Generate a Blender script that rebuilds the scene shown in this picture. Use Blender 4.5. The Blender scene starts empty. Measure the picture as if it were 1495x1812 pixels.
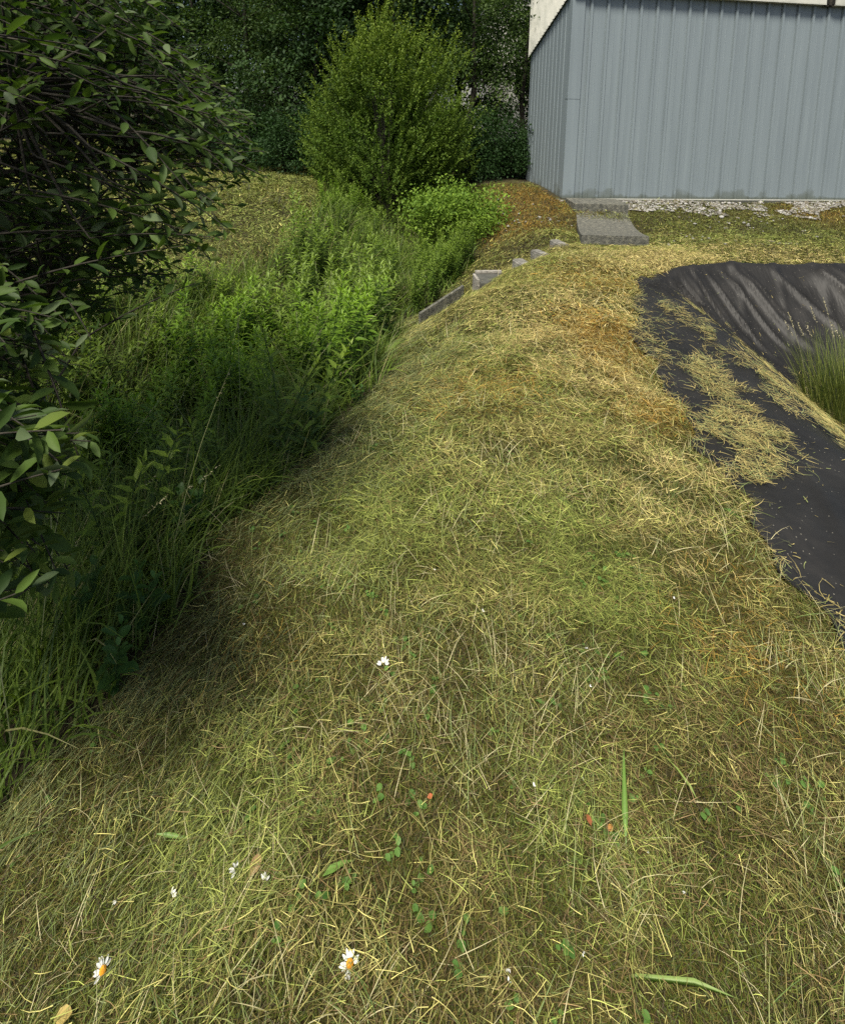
import bpy, bmesh, math, random
import numpy as np
from mathutils import Vector, Matrix

R = math.radians
rng = np.random.default_rng(7)
random.seed(7)
sc = bpy.context.scene
COL = sc.collection

# ------------------------------------------------------------------ camera
W, H = 1495.0, 1812.0
F, PX0, PY0 = 1000.0, 747.5, 332.0
PITCH, ROLL = R(7.5), 0.025
CAM = np.array([0.0, 0.0, 1.6])
fw = np.array([0, math.cos(PITCH), -math.sin(PITCH)])
up0 = np.array([0, math.sin(PITCH), math.cos(PITCH)])
rt0 = np.array([1.0, 0, 0])
rt = rt0 * math.cos(ROLL) + up0 * math.sin(ROLL)
up = up0 * math.cos(ROLL) - rt0 * math.sin(ROLL)
cd = bpy.data.cameras.new('camera')
cam = bpy.data.objects.new('camera', cd)
COL.objects.link(cam)
cam.matrix_world = Matrix(((rt[0], up[0], -fw[0], CAM[0]), (rt[1], up[1], -fw[1], CAM[1]),
                           (rt[2], up[2], -fw[2], CAM[2]), (0, 0, 0, 1)))
cd.sensor_fit = 'HORIZONTAL'
cd.sensor_width = 36
cd.lens = 36 * F / W
cd.shift_y = -(H / 2 - PY0) / W
cd.clip_start = 0.05
cd.clip_end = 2000
sc.camera = cam

# ------------------------------------------------------------------ light
SUN_EL, SUN_AZ = R(60), R(206)      # azimuth clockwise from +Y (north)
wd = bpy.data.worlds.new('World')
sc.world = wd
wd.use_nodes = True
nt = wd.node_tree
bg = nt.nodes['Background']
sky = nt.nodes.new('ShaderNodeTexSky')
sky.sky_type = 'NISHITA'
sky.sun_disc = False
sky.sun_elevation = SUN_EL
sky.sun_rotation = SUN_AZ
sky.air_density = 1.0
sky.dust_density = 3.0
nt.links.new(sky.outputs[0], bg.inputs[0])
bg.inputs[1].default_value = 0.075
sl = bpy.data.lights.new('sun', 'SUN')
sl.energy = 4.1
sl.angle = R(14)
sl.color = (1.0, 0.94, 0.82)
so = bpy.data.objects.new('sun', sl)
COL.objects.link(so)
sd = Vector((math.sin(SUN_AZ) * math.cos(SUN_EL), math.cos(SUN_AZ) * math.cos(SUN_EL), math.sin(SUN_EL)))
so.rotation_euler = sd.to_track_quat('Z', 'Y').to_euler()
sc.view_settings.view_transform = 'Standard'
sc.view_settings.look = 'None'
sc.view_settings.exposure = 0.8
sc.view_settings.gamma = 1
sc.cycles.max_bounces = 6
sc.cycles.diffuse_bounces = 3
sc.cycles.glossy_bounces = 2
sc.cycles.transmission_bounces = 4
sc.cycles.use_denoising = False

# ------------------------------------------------------------------ terrain height
CP = np.array([
    (0, -2, 0), (0, 0, 0), (.6, 0, 0), (0, 1, 0), (.5, 2, 0), (1.3, .5, -.03), (1.3, 2, -.03), (1.4, 3, -.03), (.6, 3.5, .02),
    (1.5, 4, 0), (.9, 5, .03), (2.0, 5.6, .0), (1.4, 6.2, .0),
    (-.6, 0, -.03), (-.6, 1.2, -.07), (-1.2, 1.5, -.27), (-.9, 2.4, -.22), (-.4, 2.4, -.06), (-.4, 3.8, -.28), (.1, 3.5, -.05),
    (-.1, 5, -.45), (.4, 5, -.12), (.62, 5.7, -.32), (1.0, 6.0, -.14), (.64, 6.4, -.5), (.03, 5.8, -.68), (.83, 6.7, -.45), (1.3, 7, -.36), (1.55, 7.3, -.28), (1.85, 7.6, -.22),
    (-2.3, -2, -.95), (-2.2, 0, -.95), (-2.1, 1.5, -1), (-1.8, 3, -1), (-1.35, 4.5, -1.05), (-.75, 6, -1.1), (-.1, 7.2, -1.05),
    (.2, 8.5, -1.0), (.2, 10, -.9), (-.2, 12, -.7),
    (-3.6, -2, -.3), (-3.6, 0, -.3), (-3.5, 2, -.35), (-3.2, 4, -.45), (-2.45, 5.5, -.55), (-1.9, 7, -.4), (-1.7, 9, -.12), (-3.2, 8, -.14),
    (-3.5, 12, .12), (-2.6, 12, .12), (-2.0, 10.5, .0), (-5, 5, -.15), (-6, 10, .02), (-8, 15, .15), (-7, 0, 0),
    (.95, 7.6, -.5), (1.05, 8.5, -.55), (1.05, 9.8, -.45), (1.2, 12.4, .02), (1.9, 11, -.06), (2.6, 10.5, -.03), (2.0, 9.3, -.22),
    (2.0, 8.3, -.14), (1.7, 7.3, -.12), (2.6, 8.4, -.30), (2.9, 9.3, -.32), (3.4, 8.4, -.22),
    (3.3, 7.5, -.12), (2.6, 7.4, -.13), (2.2, 6.9, -.06), (3, 9.5, -.2), (5, 9.6, -.22), (5, 8.5, -.2), (5, 7.5, -.1), (3, 10.75, -.04),
    (5, 11, -.04), (8, 11.3, -.04), (8, 9.5, -.2), (3.5, 6.4, .0), (6, 6.6, 0), (10, 7, 0), (11, 11, 0),
    (7.5, 3, 0), (7, -1, 0), (3, -3, 0), (2.2, 1, -.12), (2.2, 2, -.12), (2.2, 3, -.11), (2.25, 4, -.07), (2.3, 5, -.03),
    (3, 14, .1), (8, 15, .1), (0, 15, .05), (-4, 16, .12), (-20, 0, .2), (-20, 20, .5), (20, 0, .2), (20, 20, .3), (0, 25, .4),
    (0, -12, 0), (-20, -12, .1), (20, -12, .1)], float)


def _k(d2):
    return np.sqrt(d2 + 0.12)


_d2 = ((CP[:, None, :2] - CP[None, :, :2]) ** 2).sum(-1)
_A = _k(_d2) + np.eye(len(CP)) * -0.02
_m = CP[:, 2].mean()
_w = np.linalg.solve(_A, CP[:, 2] - _m)


def sstep(a, b, x):
    t = np.clip((x - a) / (b - a), 0, 1)
    return t * t * (3 - 2 * t)


# cheap value noise, vectorised
_tab = rng.random((64, 64))


def vnoise(x, y, s=1.0, seed=0):
    x = np.asarray(x, float) / s + 17.3 * seed + 100
    y = np.asarray(y, float) / s + 9.1 * seed + 100
    xi, yi = np.floor(x).astype(int), np.floor(y).astype(int)
    fx, fy = x - xi, y - yi
    fx = fx * fx * (3 - 2 * fx)
    fy = fy * fy * (3 - 2 * fy)
    g = lambda i, j: _tab[(xi + i) % 64, (yi + j) % 64]
    return (g(0, 0) * (1 - fx) + g(1, 0) * fx) * (1 - fy) + (g(0, 1) * (1 - fx) + g(1, 1) * fx) * fy


def fbm(x, y, s=1.0, seed=0, o=3):
    v, a, t = 0, 1.0, 0
    for k in range(o):
        v = v + a * vnoise(x, y, s / 2 ** k, seed + k)
        t += a
        a *= .5
    return v / t


def pond_s(x, y):
    """distance inside the pond's slope break (positive inside)"""
    a = x - (2.28 + 0.06 * np.sin(y * 1.7))
    b = (6.05 + 0.05 * np.sin(x * 2.1)) - y
    c = 6.4 - x
    d = y + 1.0
    r = 6.0
    return -np.log(np.exp(-a * r) + np.exp(-b * r) + np.exp(-c * r) + np.exp(-d * r)) / r


def h_raw(x, y):
    x = np.asarray(x, float)
    y = np.asarray(y, float)
    sh = x.shape
    xf, yf = x.ravel(), y.ravel()
    out = np.empty(xf.shape)
    for s in range(0, len(xf), 20000):
        q = slice(s, s + 20000)
        d2 = (xf[q, None] - CP[None, :, 0]) ** 2 + (yf[q, None] - CP[None, :, 1]) ** 2
        out[q] = _k(d2) @ _w + _m
    r = np.hypot(xf, yf - 5)
    out = out + (0.25 - out) * sstep(16, 26, r)
    s_ = pond_s(np.clip(xf, -20, 20), np.clip(yf, -20, 20))
    out = out - 0.62 * sstep(-.08, 1.0, s_)
    out = out + (fbm(xf, yf, .9, 3) - .5) * .05 + (fbm(xf, yf, .22, 5, 2) - .5) * .022
    return out.reshape(sh)


GX0, GY0, GS = -22.0, -12.0, 0.05
_gx = np.arange(GX0, 22, GS)
_gy = np.arange(GY0, 32, GS)
_HG = h_raw(*np.meshgrid(_gx, _gy, indexing='ij'))


def h(x, y):
    x = (np.clip(np.asarray(x, float), -21.9, 21.8) - GX0) / GS
    y = (np.clip(np.asarray(y, float), -11.9, 31.8) - GY0) / GS
    xi, yi = x.astype(int), y.astype(int)
    fx, fy = x - xi, y - yi
    return ((_HG[xi, yi] * (1 - fx) + _HG[xi + 1, yi] * fx) * (1 - fy)
            + (_HG[xi, yi + 1] * (1 - fx) + _HG[xi + 1, yi + 1] * fx) * fy)


def ray(px, py):
    d = rt * (px - PX0) / F + up * (PY0 - py) / F + fw
    return d


def at(px, py, depth):
    """point at photo pixel and depth along the view axis"""
    return CAM + ray(px, py) * depth


def ground_at(px, py, dz=0.0):
    d = ray(px, py)
    t = .3
    while t < 60:
        p = CAM + d * t
        if p[2] < float(h(p[0], p[1])) + dz:
            break
        t += .01 + t * .003
    return p


def project(x, y, z):
    v = np.stack([x, y, z], -1) - CAM
    dd = v @ fw
    return PX0 + F * (v @ rt) / dd, PY0 - F * (v @ up) / dd, dd


def inpoly(px, py, poly):
    ins = np.zeros(np.shape(px), bool)
    n = len(poly)
    for i in range(n):
        x1, y1 = poly[i]
        x2, y2 = poly[(i + 1) % n]
        c = ((y1 > py) != (y2 > py)) & (px < (x2 - x1) * (py - y1) / (y2 - y1 + 1e-9) + x1)
        ins ^= c
    return ins


# ------------------------------------------------------------------ helpers
def tag(o, label=None, cat=None, group=None, kind=None):
    if label: o['label'] = label
    if cat: o['category'] = cat
    if group: o['group'] = group
    if kind: o['kind'] = kind
    return o


def empty(name, loc, rz=0.0):
    o = bpy.data.objects.new(name, None)
    COL.objects.link(o)
    o.location = loc
    o.rotation_euler = (0, 0, rz)
    o.empty_display_size = .1
    return o


def mesh_np(name, V, Q, mat, parent=None, col=None, smooth=False):
    """V (n,3) verts, Q (m,4) quads, col (n,3) linear colour per vertex"""
    me = bpy.data.meshes.new(name)
    V = np.asarray(V, np.float32)
    Q = np.asarray(Q, np.int32)
    me.vertices.add(len(V))
    me.vertices.foreach_set('co', V.ravel())
    k = Q.shape[1]
    me.loops.add(Q.size)
    me.loops.foreach_set('vertex_index', Q.ravel())
    me.polygons.add(len(Q))
    me.polygons.foreach_set('loop_start', np.arange(0, Q.size, k, dtype=np.int32))
    if smooth:
        me.polygons.foreach_set('use_smooth', np.ones(len(Q), bool))
    me.update(calc_edges=True)
    if col is not None:
        a = me.color_attributes.new('tint', 'FLOAT_COLOR', 'POINT')
        c = np.ones((len(V), 4), np.float32)
        c[:, :3] = col
        a.data.foreach_set('color', c.ravel())
    me.materials.append(mat)
    o = bpy.data.objects.new(name, me)
    COL.objects.link(o)
    if parent is not None:
        o.parent = parent
    return o


def bm_obj(name, bm, mat, parent=None, bevel=0, smooth=False):
    if bevel:
        bmesh.ops.bevel(bm, geom=list(bm.edges), offset=bevel, segments=2, affect='EDGES', profile=.6)
    me = bpy.data.meshes.new(name)
    bmesh.ops.recalc_face_normals(bm, faces=bm.faces)
    bm.to_mesh(me)
    bm.free()
    if smooth:
        for p in me.polygons: p.use_smooth = True
    me.materials.append(mat)
    o = bpy.data.objects.new(name, me)
    COL.objects.link(o)
    if parent is not None:
        o.parent = parent
    return o


def add_box(bm, x0, x1, y0, y1, z0, z1):
    vs = [bm.verts.new((x, y, z)) for z in (z0, z1) for x, y in ((x0, y0), (x1, y0), (x1, y1), (x0, y1))]
    for f in ((0, 3, 2, 1), (4, 5, 6, 7), (0, 1, 5, 4), (1, 2, 6, 5), (2, 3, 7, 6), (3, 0, 4, 7)):
        bm.faces.new([vs[i] for i in f])


def tubes_np(paths, sides=5):
    """list of (P (k,3), r (k,)) -> verts, quads"""
    VV, QQ, off = [], [], 0
    for P, r in paths:
        P = np.asarray(P, float)
        r = np.asarray(r, float)
        k = len(P)
        T = np.gradient(P, axis=0)
        T /= np.linalg.norm(T, axis=1)[:, None] + 1e-9
        ref = np.array([0, 0, 1.0]) if abs(T[0, 2]) < .9 else np.array([1.0, 0, 0])
        A = np.cross(T, ref)
        A /= np.linalg.norm(A, axis=1)[:, None] + 1e-9
        B = np.cross(T, A)
        th = np.linspace(0, 2 * math.pi, sides, endpoint=False)
        ring = P[:, None, :] + r[:, None, None] * (np.cos(th)[None, :, None] * A[:, None] + np.sin(th)[None, :, None] * B[:, None])
        VV.append(ring.reshape(-1, 3))
        i = np.arange(k - 1)[:, None] * sides
        j = np.arange(sides)[None, :]
        j2 = (j + 1) % sides
        q = np.stack([i + j, i + j2, i + sides + j2, i + sides + j], -1).reshape(-1, 4) + off
        QQ.append(q)
        off += k * sides
    return np.concatenate(VV), np.concatenate(QQ)


def ribbons(P0, az, L, wd_, el0, curl, segs=3, sway=None, drape=False, lift=None, flat=0.5, tip=0.15):
    """grass blades. P0 (n,3) base; az heading; L length; wd_ width; el0 start elevation;
    curl change of elevation along the blade; sway change of heading. returns V (n*(segs+1)*2,3), Q"""
    n = len(P0)
    L = np.broadcast_to(L, n); wd_ = np.broadcast_to(wd_, n)
    el0 = np.broadcast_to(el0, n); curl = np.broadcast_to(curl, n)
    sway = np.zeros(n) if sway is None else np.broadcast_to(sway, n)
    pts = np.zeros((n, segs + 1, 3))
    pts[:, 0] = P0
    dirs = np.zeros((n, segs + 1, 3))
    for s in range(segs + 1):
        t = s / segs
        e = el0 + curl * t
        a = az + sway * t
        dirs[:, s] = np.stack([np.cos(a) * np.cos(e), np.sin(a) * np.cos(e), np.sin(e)], -1)
        if s:
            dm = (dirs[:, s] + dirs[:, s - 1]) * .5
            pts[:, s] = pts[:, s - 1] + dm * (L / segs)[:, None]
    if drape:
        g = h(pts[:, :, 0], pts[:, :, 1])
        zrel = pts[:, :, 2] - P0[:, None, 2]
        pts[:, :, 2] = g + np.maximum(zrel, .001) + (0 if lift is None else lift[:, None])
    th = rng.uniform(-math.pi, math.pi, n)
    hs = np.stack([-np.sin(az), np.cos(az), np.zeros(n)], -1)
    mix = rng.uniform(-1, 1, n) * (1 - flat)
    side = hs[:, None, :] + np.cross(dirs, hs[:, None, :]) * mix[:, None, None]
    side /= np.linalg.norm(side, axis=2)[:, :, None]
    prof = np.array([1 - (1 - tip) * (s / segs) ** 1.6 for s in range(segs + 1)])
    o = side * (wd_[:, None, None] * .5) * prof[None, :, None]
    V = np.stack([pts - o, pts + o], 2).reshape(-1, 3)
    b = (np.arange(n) * (segs + 1) * 2)[:, None]
    s = np.arange(segs)[None, :] * 2
    Q = np.stack([b + s, b + s + 1, b + s + 3, b + s + 2], -1).reshape(-1, 4)
    return V, Q


LEAF_A = np.array([(0, 0, 0), (.30, .5, .0), (.30, -.5, .0), (.68, .40, -.03), (.68, -.40, -.03), (1.0, 0, -.08), (.3, 0, -.10), (.68, 0, -.12)])
LEAF_A_Q = np.array([(0, 6, 1, 1), ])  # replaced below


def leaves_np(P, D, U, L, Wd, kind='ovate'):
    """P base, D direction, U leaf-up, L length, Wd width. ovate: 6 faces (folded), quad: rhombus"""
    n = len(P)
    D = D / (np.linalg.norm(D, axis=1)[:, None] + 1e-9)
    S = np.cross(D, U)
    S /= np.linalg.norm(S, axis=1)[:, None] + 1e-9
    N = np.cross(S, D)
    if kind == 'quad':
        T = np.array([(0, 0, 0), (.45, .5, -.05), (1, 0, -.12), (.45, -.5, -.05)])
        QT = np.array([(0, 1, 2, 3)])
    elif kind == 'lance':
        T = np.array([(0, 0, 0), (.3, .5, .04), (.3, 0, 0), (.3, -.5, .04), (1, 0, -.22), (.68, .3, -.04), (.68, 0, -.08), (.68, -.3, -.04)])
        QT = np.array([(0, 2, 1, 1), (0, 3, 2, 2), (1, 2, 6, 5), (2, 3, 7, 6), (5, 6, 4, 4), (6, 7, 4, 4)])
    else:
        T = np.array([(0, 0, 0), (.08, .03, 0), (.30, .44, .05), (.30, 0, -.02), (.30, -.44, .05), (.62, .5, .04), (.62, 0, -.05),
                      (.62, -.5, .04), (.86, .3, -.04), (.86, 0, -.09), (.86, -.3, -.04), (1.0, 0, -.16)])
        QT = np.array([(0, 3, 2, 2), (0, 4, 3, 3), (2, 3, 6, 5), (3, 4, 7, 6), (5, 6, 9, 8), (6, 7, 10, 9), (8, 9, 11, 11), (9, 10, 11, 11)])
    V = (P[:, None, :] + D[:, None, :] * (T[None, :, 0, None] * L[:, None, None])
         + S[:, None, :] * (T[None, :, 1, None] * Wd[:, None, None])
         + N[:, None, :] * (T[None, :, 2, None] * L[:, None, None]))
    k = len(T)
    Q = (np.arange(n) * k)[:, None, None] + QT[None]
    return V.reshape(-1, 3), Q.reshape(-1, 4), k


def fix_tris(me_name, V, Q, mat, parent, col, smooth=False):
    """mesh with mixed quads/tris (tris given with a repeated last index)"""
    me = bpy.data.meshes.new(me_name)
    V = np.asarray(V, np.float32)
    tri = Q[:, 2] == Q[:, 3]
    cnt = np.where(tri, 3, 4).astype(np.int32)
    start = np.concatenate([[0], np.cumsum(cnt)[:-1]]).astype(np.int32)
    mask = np.ones(Q.shape, bool)
    mask[tri, 3] = False
    loops = Q[mask].astype(np.int32)
    me.vertices.add(len(V)); me.vertices.foreach_set('co', V.ravel())
    me.loops.add(len(loops)); me.loops.foreach_set('vertex_index', loops)
    me.polygons.add(len(Q)); me.polygons.foreach_set('loop_start', start)
    if smooth:
        me.polygons.foreach_set('use_smooth', np.ones(len(Q), bool))
    me.update(calc_edges=True)
    a = me.color_attributes.new('tint', 'FLOAT_COLOR', 'POINT')
    c = np.ones((len(V), 4), np.float32)
    c[:, :3] = col
    a.data.foreach_set('color', c.ravel())
    me.materials.append(mat)
    o = bpy.data.objects.new(me_name, me)
    COL.objects.link(o)
    if parent is not None: o.parent = parent
    return o


def lerp(a, b, t):
    t = np.asarray(t)[:, None]
    return np.asarray(a)[None] * (1 - t) + np.asarray(b)[None] * t


# ------------------------------------------------------------------ materials
def new_mat(name):
    m = bpy.data.materials.new(name)
    m.use_nodes = True
    n = m.node_tree
    b = n.nodes['Principled BSDF']
    return m, n, b


def N(n, t, **kw):
    x = n.nodes.new(t)
    for k, v in kw.items():
        if k.startswith('i_'):
            x.inputs[k[2:].replace('_', ' ')].default_value = v
        else:
            setattr(x, k, v)
    return x


def leafy(name, rough=.5, trans=.3, gain=1.0, spec=.35):
    m, n, b = new_mat(name)
    a = N(n, 'ShaderNodeAttribute', attribute_name='tint')
    b.inputs['Roughness'].default_value = rough
    b.inputs['Specular IOR Level'].default_value = spec
    n.links.new(a.outputs['Color'], b.inputs['Base Color'])
    tr = N(n, 'ShaderNodeBsdfTranslucent')
    mulc = N(n, 'ShaderNodeVectorMath', operation='MULTIPLY')
    mulc.inputs[1].default_value = (1.2 * gain, 1.3 * gain, .6 * gain)
    n.links.new(a.outputs['Color'], mulc.inputs[0])
    n.links.new(mulc.outputs[0], tr.inputs['Color'])
    mx = N(n, 'ShaderNodeMixShader')
    mx.inputs[0].default_value = trans
    n.links.new(b.outputs[0], mx.inputs[1])
    n.links.new(tr.outputs[0], mx.inputs[2])
    n.links.new(mx.outputs[0], n.nodes['Material Output'].inputs['Surface'])
    return m


def ramp(n, stops):
    r = N(n, 'ShaderNodeValToRGB')
    e = r.color_ramp.elements
    while len(e) < len(stops): e.new(.5)
    for q, (p, c) in zip(e, stops):
        q.position = p
        q.color = (*c, 1)
    return r


def noisy(name, stops, scale=8, rough=.9, bump=.3, bscale=40, detail=8, spec=.3, metallic=0, coord='Object', dist=.02):
    m, n, b = new_mat(name)
    tc = N(n, 'ShaderNodeTexCoord')
    no = N(n, 'ShaderNodeTexNoise')
    no.inputs['Scale'].default_value = scale
    no.inputs['Detail'].default_value = detail
    no.inputs['Roughness'].default_value = .65
    n.links.new(tc.outputs[coord], no.inputs['Vector'])
    r = ramp(n, stops)
    n.links.new(no.outputs['Fac'], r.inputs[0])
    n.links.new(r.outputs[0], b.inputs['Base Color'])
    b.inputs['Roughness'].default_value = rough
    b.inputs['Specular IOR Level'].default_value = spec
    b.inputs['Metallic'].default_value = metallic
    if bump:
        n2 = N(n, 'ShaderNodeTexNoise')
        n2.inputs['Scale'].default_value = bscale
        n2.inputs['Detail'].default_value = 6
        n.links.new(tc.outputs[coord], n2.inputs['Vector'])
        bp = N(n, 'ShaderNodeBump')
        bp.inputs['Strength'].default_value = bump
        bp.inputs['Distance'].default_value = dist
        n.links.new(n2.outputs['Fac'], bp.inputs['Height'])
        n.links.new(bp.outputs[0], b.inputs['Normal'])
    return m


M = {}
M['ground'] = noisy('soil_and_thatch', [(.3, (.010, .008, .004)), (.45, (.024, .019, .008)), (.58, (.045, .040, .012)), (.72, (.036, .055, .010))],
                    scale=1.6, bump=.8, bscale=45, detail=12)
M['grass'] = leafy('grass_blades', .6, .3)
M['hay'] = leafy('dry_clippings', .65, .15)
M['leaf'] = leafy('tree_leaves', .6, .25, spec=.15)
M['sallow'] = leafy('sallow_leaves', .6, .35, spec=.22)
M['herb'] = leafy('herb_leaves', .5, .35)
M['petal'] = leafy('petals', .6, .3)
M['bark'] = noisy('bark', [(.3, (.012, .011, .008)), (.7, (.05, .044, .032))], scale=14, bump=.6, bscale=60)
M['concrete'] = noisy('weathered_concrete', [(.32, (.07, .068, .055)), (.5, (.16, .155, .135)), (.66, (.30, .285, .25)), (.8, (.14, .14, .07))],
                      scale=9, bump=.7, bscale=70)
M['slab'] = noisy('dark_concrete', [(.3, (.045, .046, .038)), (.5, (.105, .105, .088)), (.62, (.17, .165, .13)), (.74, (.25, .235, .15))],
                  scale=22, bump=.9, bscale=90)
M['plinth'] = noisy('plinth_concrete', [(.3, (.035, .038, .032)), (.6, (.085, .085, .072))], scale=7, bump=.4)
M['pale_stone'] = noisy('pale_stone', [(.3, (.10, .095, .08)), (.6, (.32, .30, .26))], scale=20, bump=.5, bscale=60)
M['cream'] = noisy('cream_sheet', [(.25, (.33, .34, .29)), (.5, (.50, .50, .44)), (.75, (.58, .57, .50))], scale=3, rough=.6, bump=.1, bscale=20)
M['dark'] = noisy('recess_shade', [(.3, (.006, .006, .005)), (.7, (.02, .018, .012))], scale=10, bump=.3)  # near-black colour stands in for shade inside the channel and fascia joint


def cladding():
    m, n, b = new_mat('grey_blue_cladding')
    tc = N(n, 'ShaderNodeTexCoord')
    mp = N(n, 'ShaderNodeMapping')
    mp.inputs['Scale'].default_value = (9, 9, .5)
    n.links.new(tc.outputs['Object'], mp.inputs[0])
    no = N(n, 'ShaderNodeTexNoise')
    no.inputs['Scale'].default_value = 1.0
    no.inputs['Detail'].default_value = 6
    n.links.new(mp.outputs[0], no.inputs['Vector'])
    r = ramp(n, [(.3, (.165, .198, .213)), (.5, (.182, .218, .234)), (.7, (.197, .235, .25))])
    n.links.new(no.outputs['Fac'], r.inputs[0])
    # algae and splash dirt along the foot of the sheets
    sx = N(n, 'ShaderNodeSeparateXYZ')
    n.links.new(tc.outputs['Object'], sx.inputs[0])
    n2 = N(n, 'ShaderNodeTexNoise')
    n2.inputs['Scale'].default_value = 3.5
    n2.inputs['Detail'].default_value = 8
    n.links.new(tc.outputs['Object'], n2.inputs['Vector'])
    mm = N(n, 'ShaderNodeMath', operation='MULTIPLY_ADD')
    mm.inputs[1].default_value = 1.1
    mm.inputs[2].default_value = -.42
    n.links.new(n2.outputs['Fac'], mm.inputs[0])
    mr = N(n, 'ShaderNodeMapRange')
    n.links.new(sx.outputs['Z'], mr.inputs['Value'])
    mxx = N(n, 'ShaderNodeMath', operation='MAXIMUM')
    mxx.inputs[1].default_value = .06
    n.links.new(mm.outputs[0], mxx.inputs[0])
    n.links.new(mxx.outputs[0], mr.inputs['From Max'])
    mr.inputs['From Min'].default_value = 0.02
    mr.inputs['To Min'].default_value = .75
    mr.inputs['To Max'].default_value = 0
    mx = N(n, 'ShaderNodeMix', data_type='RGBA')
    n.links.new(mr.outputs[0], mx.inputs[0])
    n.links.new(r.outputs[0], mx.inputs[6])
    mx.inputs[7].default_value = (.075, .085, .06, 1)
    n.links.new(mx.outputs[2], b.inputs['Base Color'])
    b.inputs['Roughness'].default_value = .45
    b.inputs['Specular IOR Level'].default_value = .4
    return m


M['clad'] = cladding()


def liner_mat():
    m, n, b = new_mat('black_rubber_liner')
    tc = N(n, 'ShaderNodeTexCoord')
    no = N(n, 'ShaderNodeTexNoise')
    no.inputs['Scale'].default_value = 2.2
    no.inputs['Detail'].default_value = 10
    no.inputs['Roughness'].default_value = .7
    n.links.new(tc.outputs['Object'], no.inputs['Vector'])
    r = ramp(n, [(.33, (.010, .0098, .0092)), (.55, (.017, .0165, .0155)), (.75, (.030, .028, .025))])
    n.links.new(no.outputs['Fac'], r.inputs[0])
    vo = N(n, 'ShaderNodeTexVoronoi')
    vo.inputs['Scale'].default_value = 34
    n.links.new(tc.outputs['Object'], vo.inputs['Vector'])
    lt = N(n, 'ShaderNodeMath', operation='LESS_THAN')
    lt.inputs[1].default_value = .085
    n.links.new(vo.outputs['Distance'], lt.inputs[0])
    mx = N(n, 'ShaderNodeMix', data_type='RGBA')
    n.links.new(lt.outputs[0], mx.inputs[0])
    n.links.new(r.outputs[0], mx.inputs[6])
    mx.inputs[7].default_value = (.16, .15, .12, 1)
    n.links.new(mx.outputs[2], b.inputs['Base Color'])
    b.inputs['Roughness'].default_value = .5
    b.inputs['Specular IOR Level'].default_value = .18
    bn = N(n, 'ShaderNodeTexNoise')
    bn.inputs['Scale'].default_value = 1.0
    mp = N(n, 'ShaderNodeMapping')
    mp.inputs['Rotation'].default_value = (0, 0, .5)
    mp.inputs['Scale'].default_value = (22, 4, 6)
    n.links.new(tc.outputs['Object'], mp.inputs[0])
    bn.inputs['Detail'].default_value = 6
    n.links.new(mp.outputs[0], bn.inputs['Vector'])
    bp = N(n, 'ShaderNodeBump')
    bp.inputs['Strength'].default_value = .35
    bp.inputs['Distance'].default_value = .02
    n.links.new(bn.outputs['Fac'], bp.inputs['Height'])
    n.links.new(bp.outputs[0], b.inputs['Normal'])
    return m


M['liner'] = liner_mat()


# ------------------------------------------------------------------ ground sheet
def spaced(lo, hi, fine_lo, fine_hi, fine, grow=1.25):
    xs = list(np.arange(fine_lo, fine_hi, fine))
    s, x = fine, xs[-1]
    while x < hi:
        s *= grow
        x += s
        xs.append(x)
    s, x = fine, xs[0]
    while x > lo:
        s *= grow
        x -= s
        xs.insert(0, x)
    return np.array(xs)


gx = spaced(-400, 400, -7, 9, .07)
gy = spaced(-200, 600, -1, 14, .07)
GXX, GYY = np.meshgrid(gx, gy, indexing='ij')
GZ = h(GXX, GYY)
nx, ny = GXX.shape
ii, jj = np.meshgrid(np.arange(nx - 1), np.arange(ny - 1), indexing='ij')
q = np.stack([ii * ny + jj, (ii + 1) * ny + jj, (ii + 1) * ny + jj + 1, ii * ny + jj + 1], -1).reshape(-1, 4)
ground = mesh_np('ground', np.stack([GXX, GYY, GZ], -1).reshape(-1, 3), q, M['ground'], smooth=True)
tag(ground, kind='structure')

# ------------------------------------------------------------------ masks on the ground (which plants grow where)
# outline of the tall growth in the ditch, as seen on the ground (world x of its right edge for a given y)
VEG_R = np.array([(-2, -1.75), (0, -1.6), (1.0, -1.36), (1.5, -1.2), (2.0, -1.0), (2.4, -.88), (3.0, -.66), (3.85, -.42), (4.6, -.3), (5.4, -.28), (6.0, -.3),
                  (6.6, -.45), (7.2, .1), (7.8, .55), (8.5, .85), (9.5, 1.0), (10.5, 1.0), (12, .9), (14, 1.0)])
VEG_L = np.array([(-2, -6), (0, -6), (2, -5.5), (4, -4.6), (5, -3.4), (5.6, -2.9), (6, -2.5), (7, -2.0), (8, -1.75), (9, -1.75), (10, -1.8), (12, -2.0), (14, -2.2)])


_v = np.array([ground_at(px, py)[:2] for px, py in [(5, 1400), (130, 1300), (235, 1160), (320, 1060), (362, 960), (480, 885), (560, 800), (640, 720), (695, 655)]])
_v = _v[np.argsort(_v[:, 1])]
VEG_R = np.concatenate([[(-2, _v[0, 0] - .5), (.6, _v[0, 0] - .1)], _v[:, ::-1], VEG_R[VEG_R[:, 0] > _v[-1, 1] + .5]])
print('VEG', VEG_R.round(2).tolist())


def veg_r(y): return np.interp(y, VEG_R[:, 0], VEG_R[:, 1])
def veg_l(y): return np.interp(y, VEG_L[:, 0], VEG_L[:, 1])


# liner's landward edge x for a given y, and its back edge y for a given x
def _line(pts, dz=.02):
    return np.array([ground_at(px, py, dz)[:2] for px, py in pts])


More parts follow.
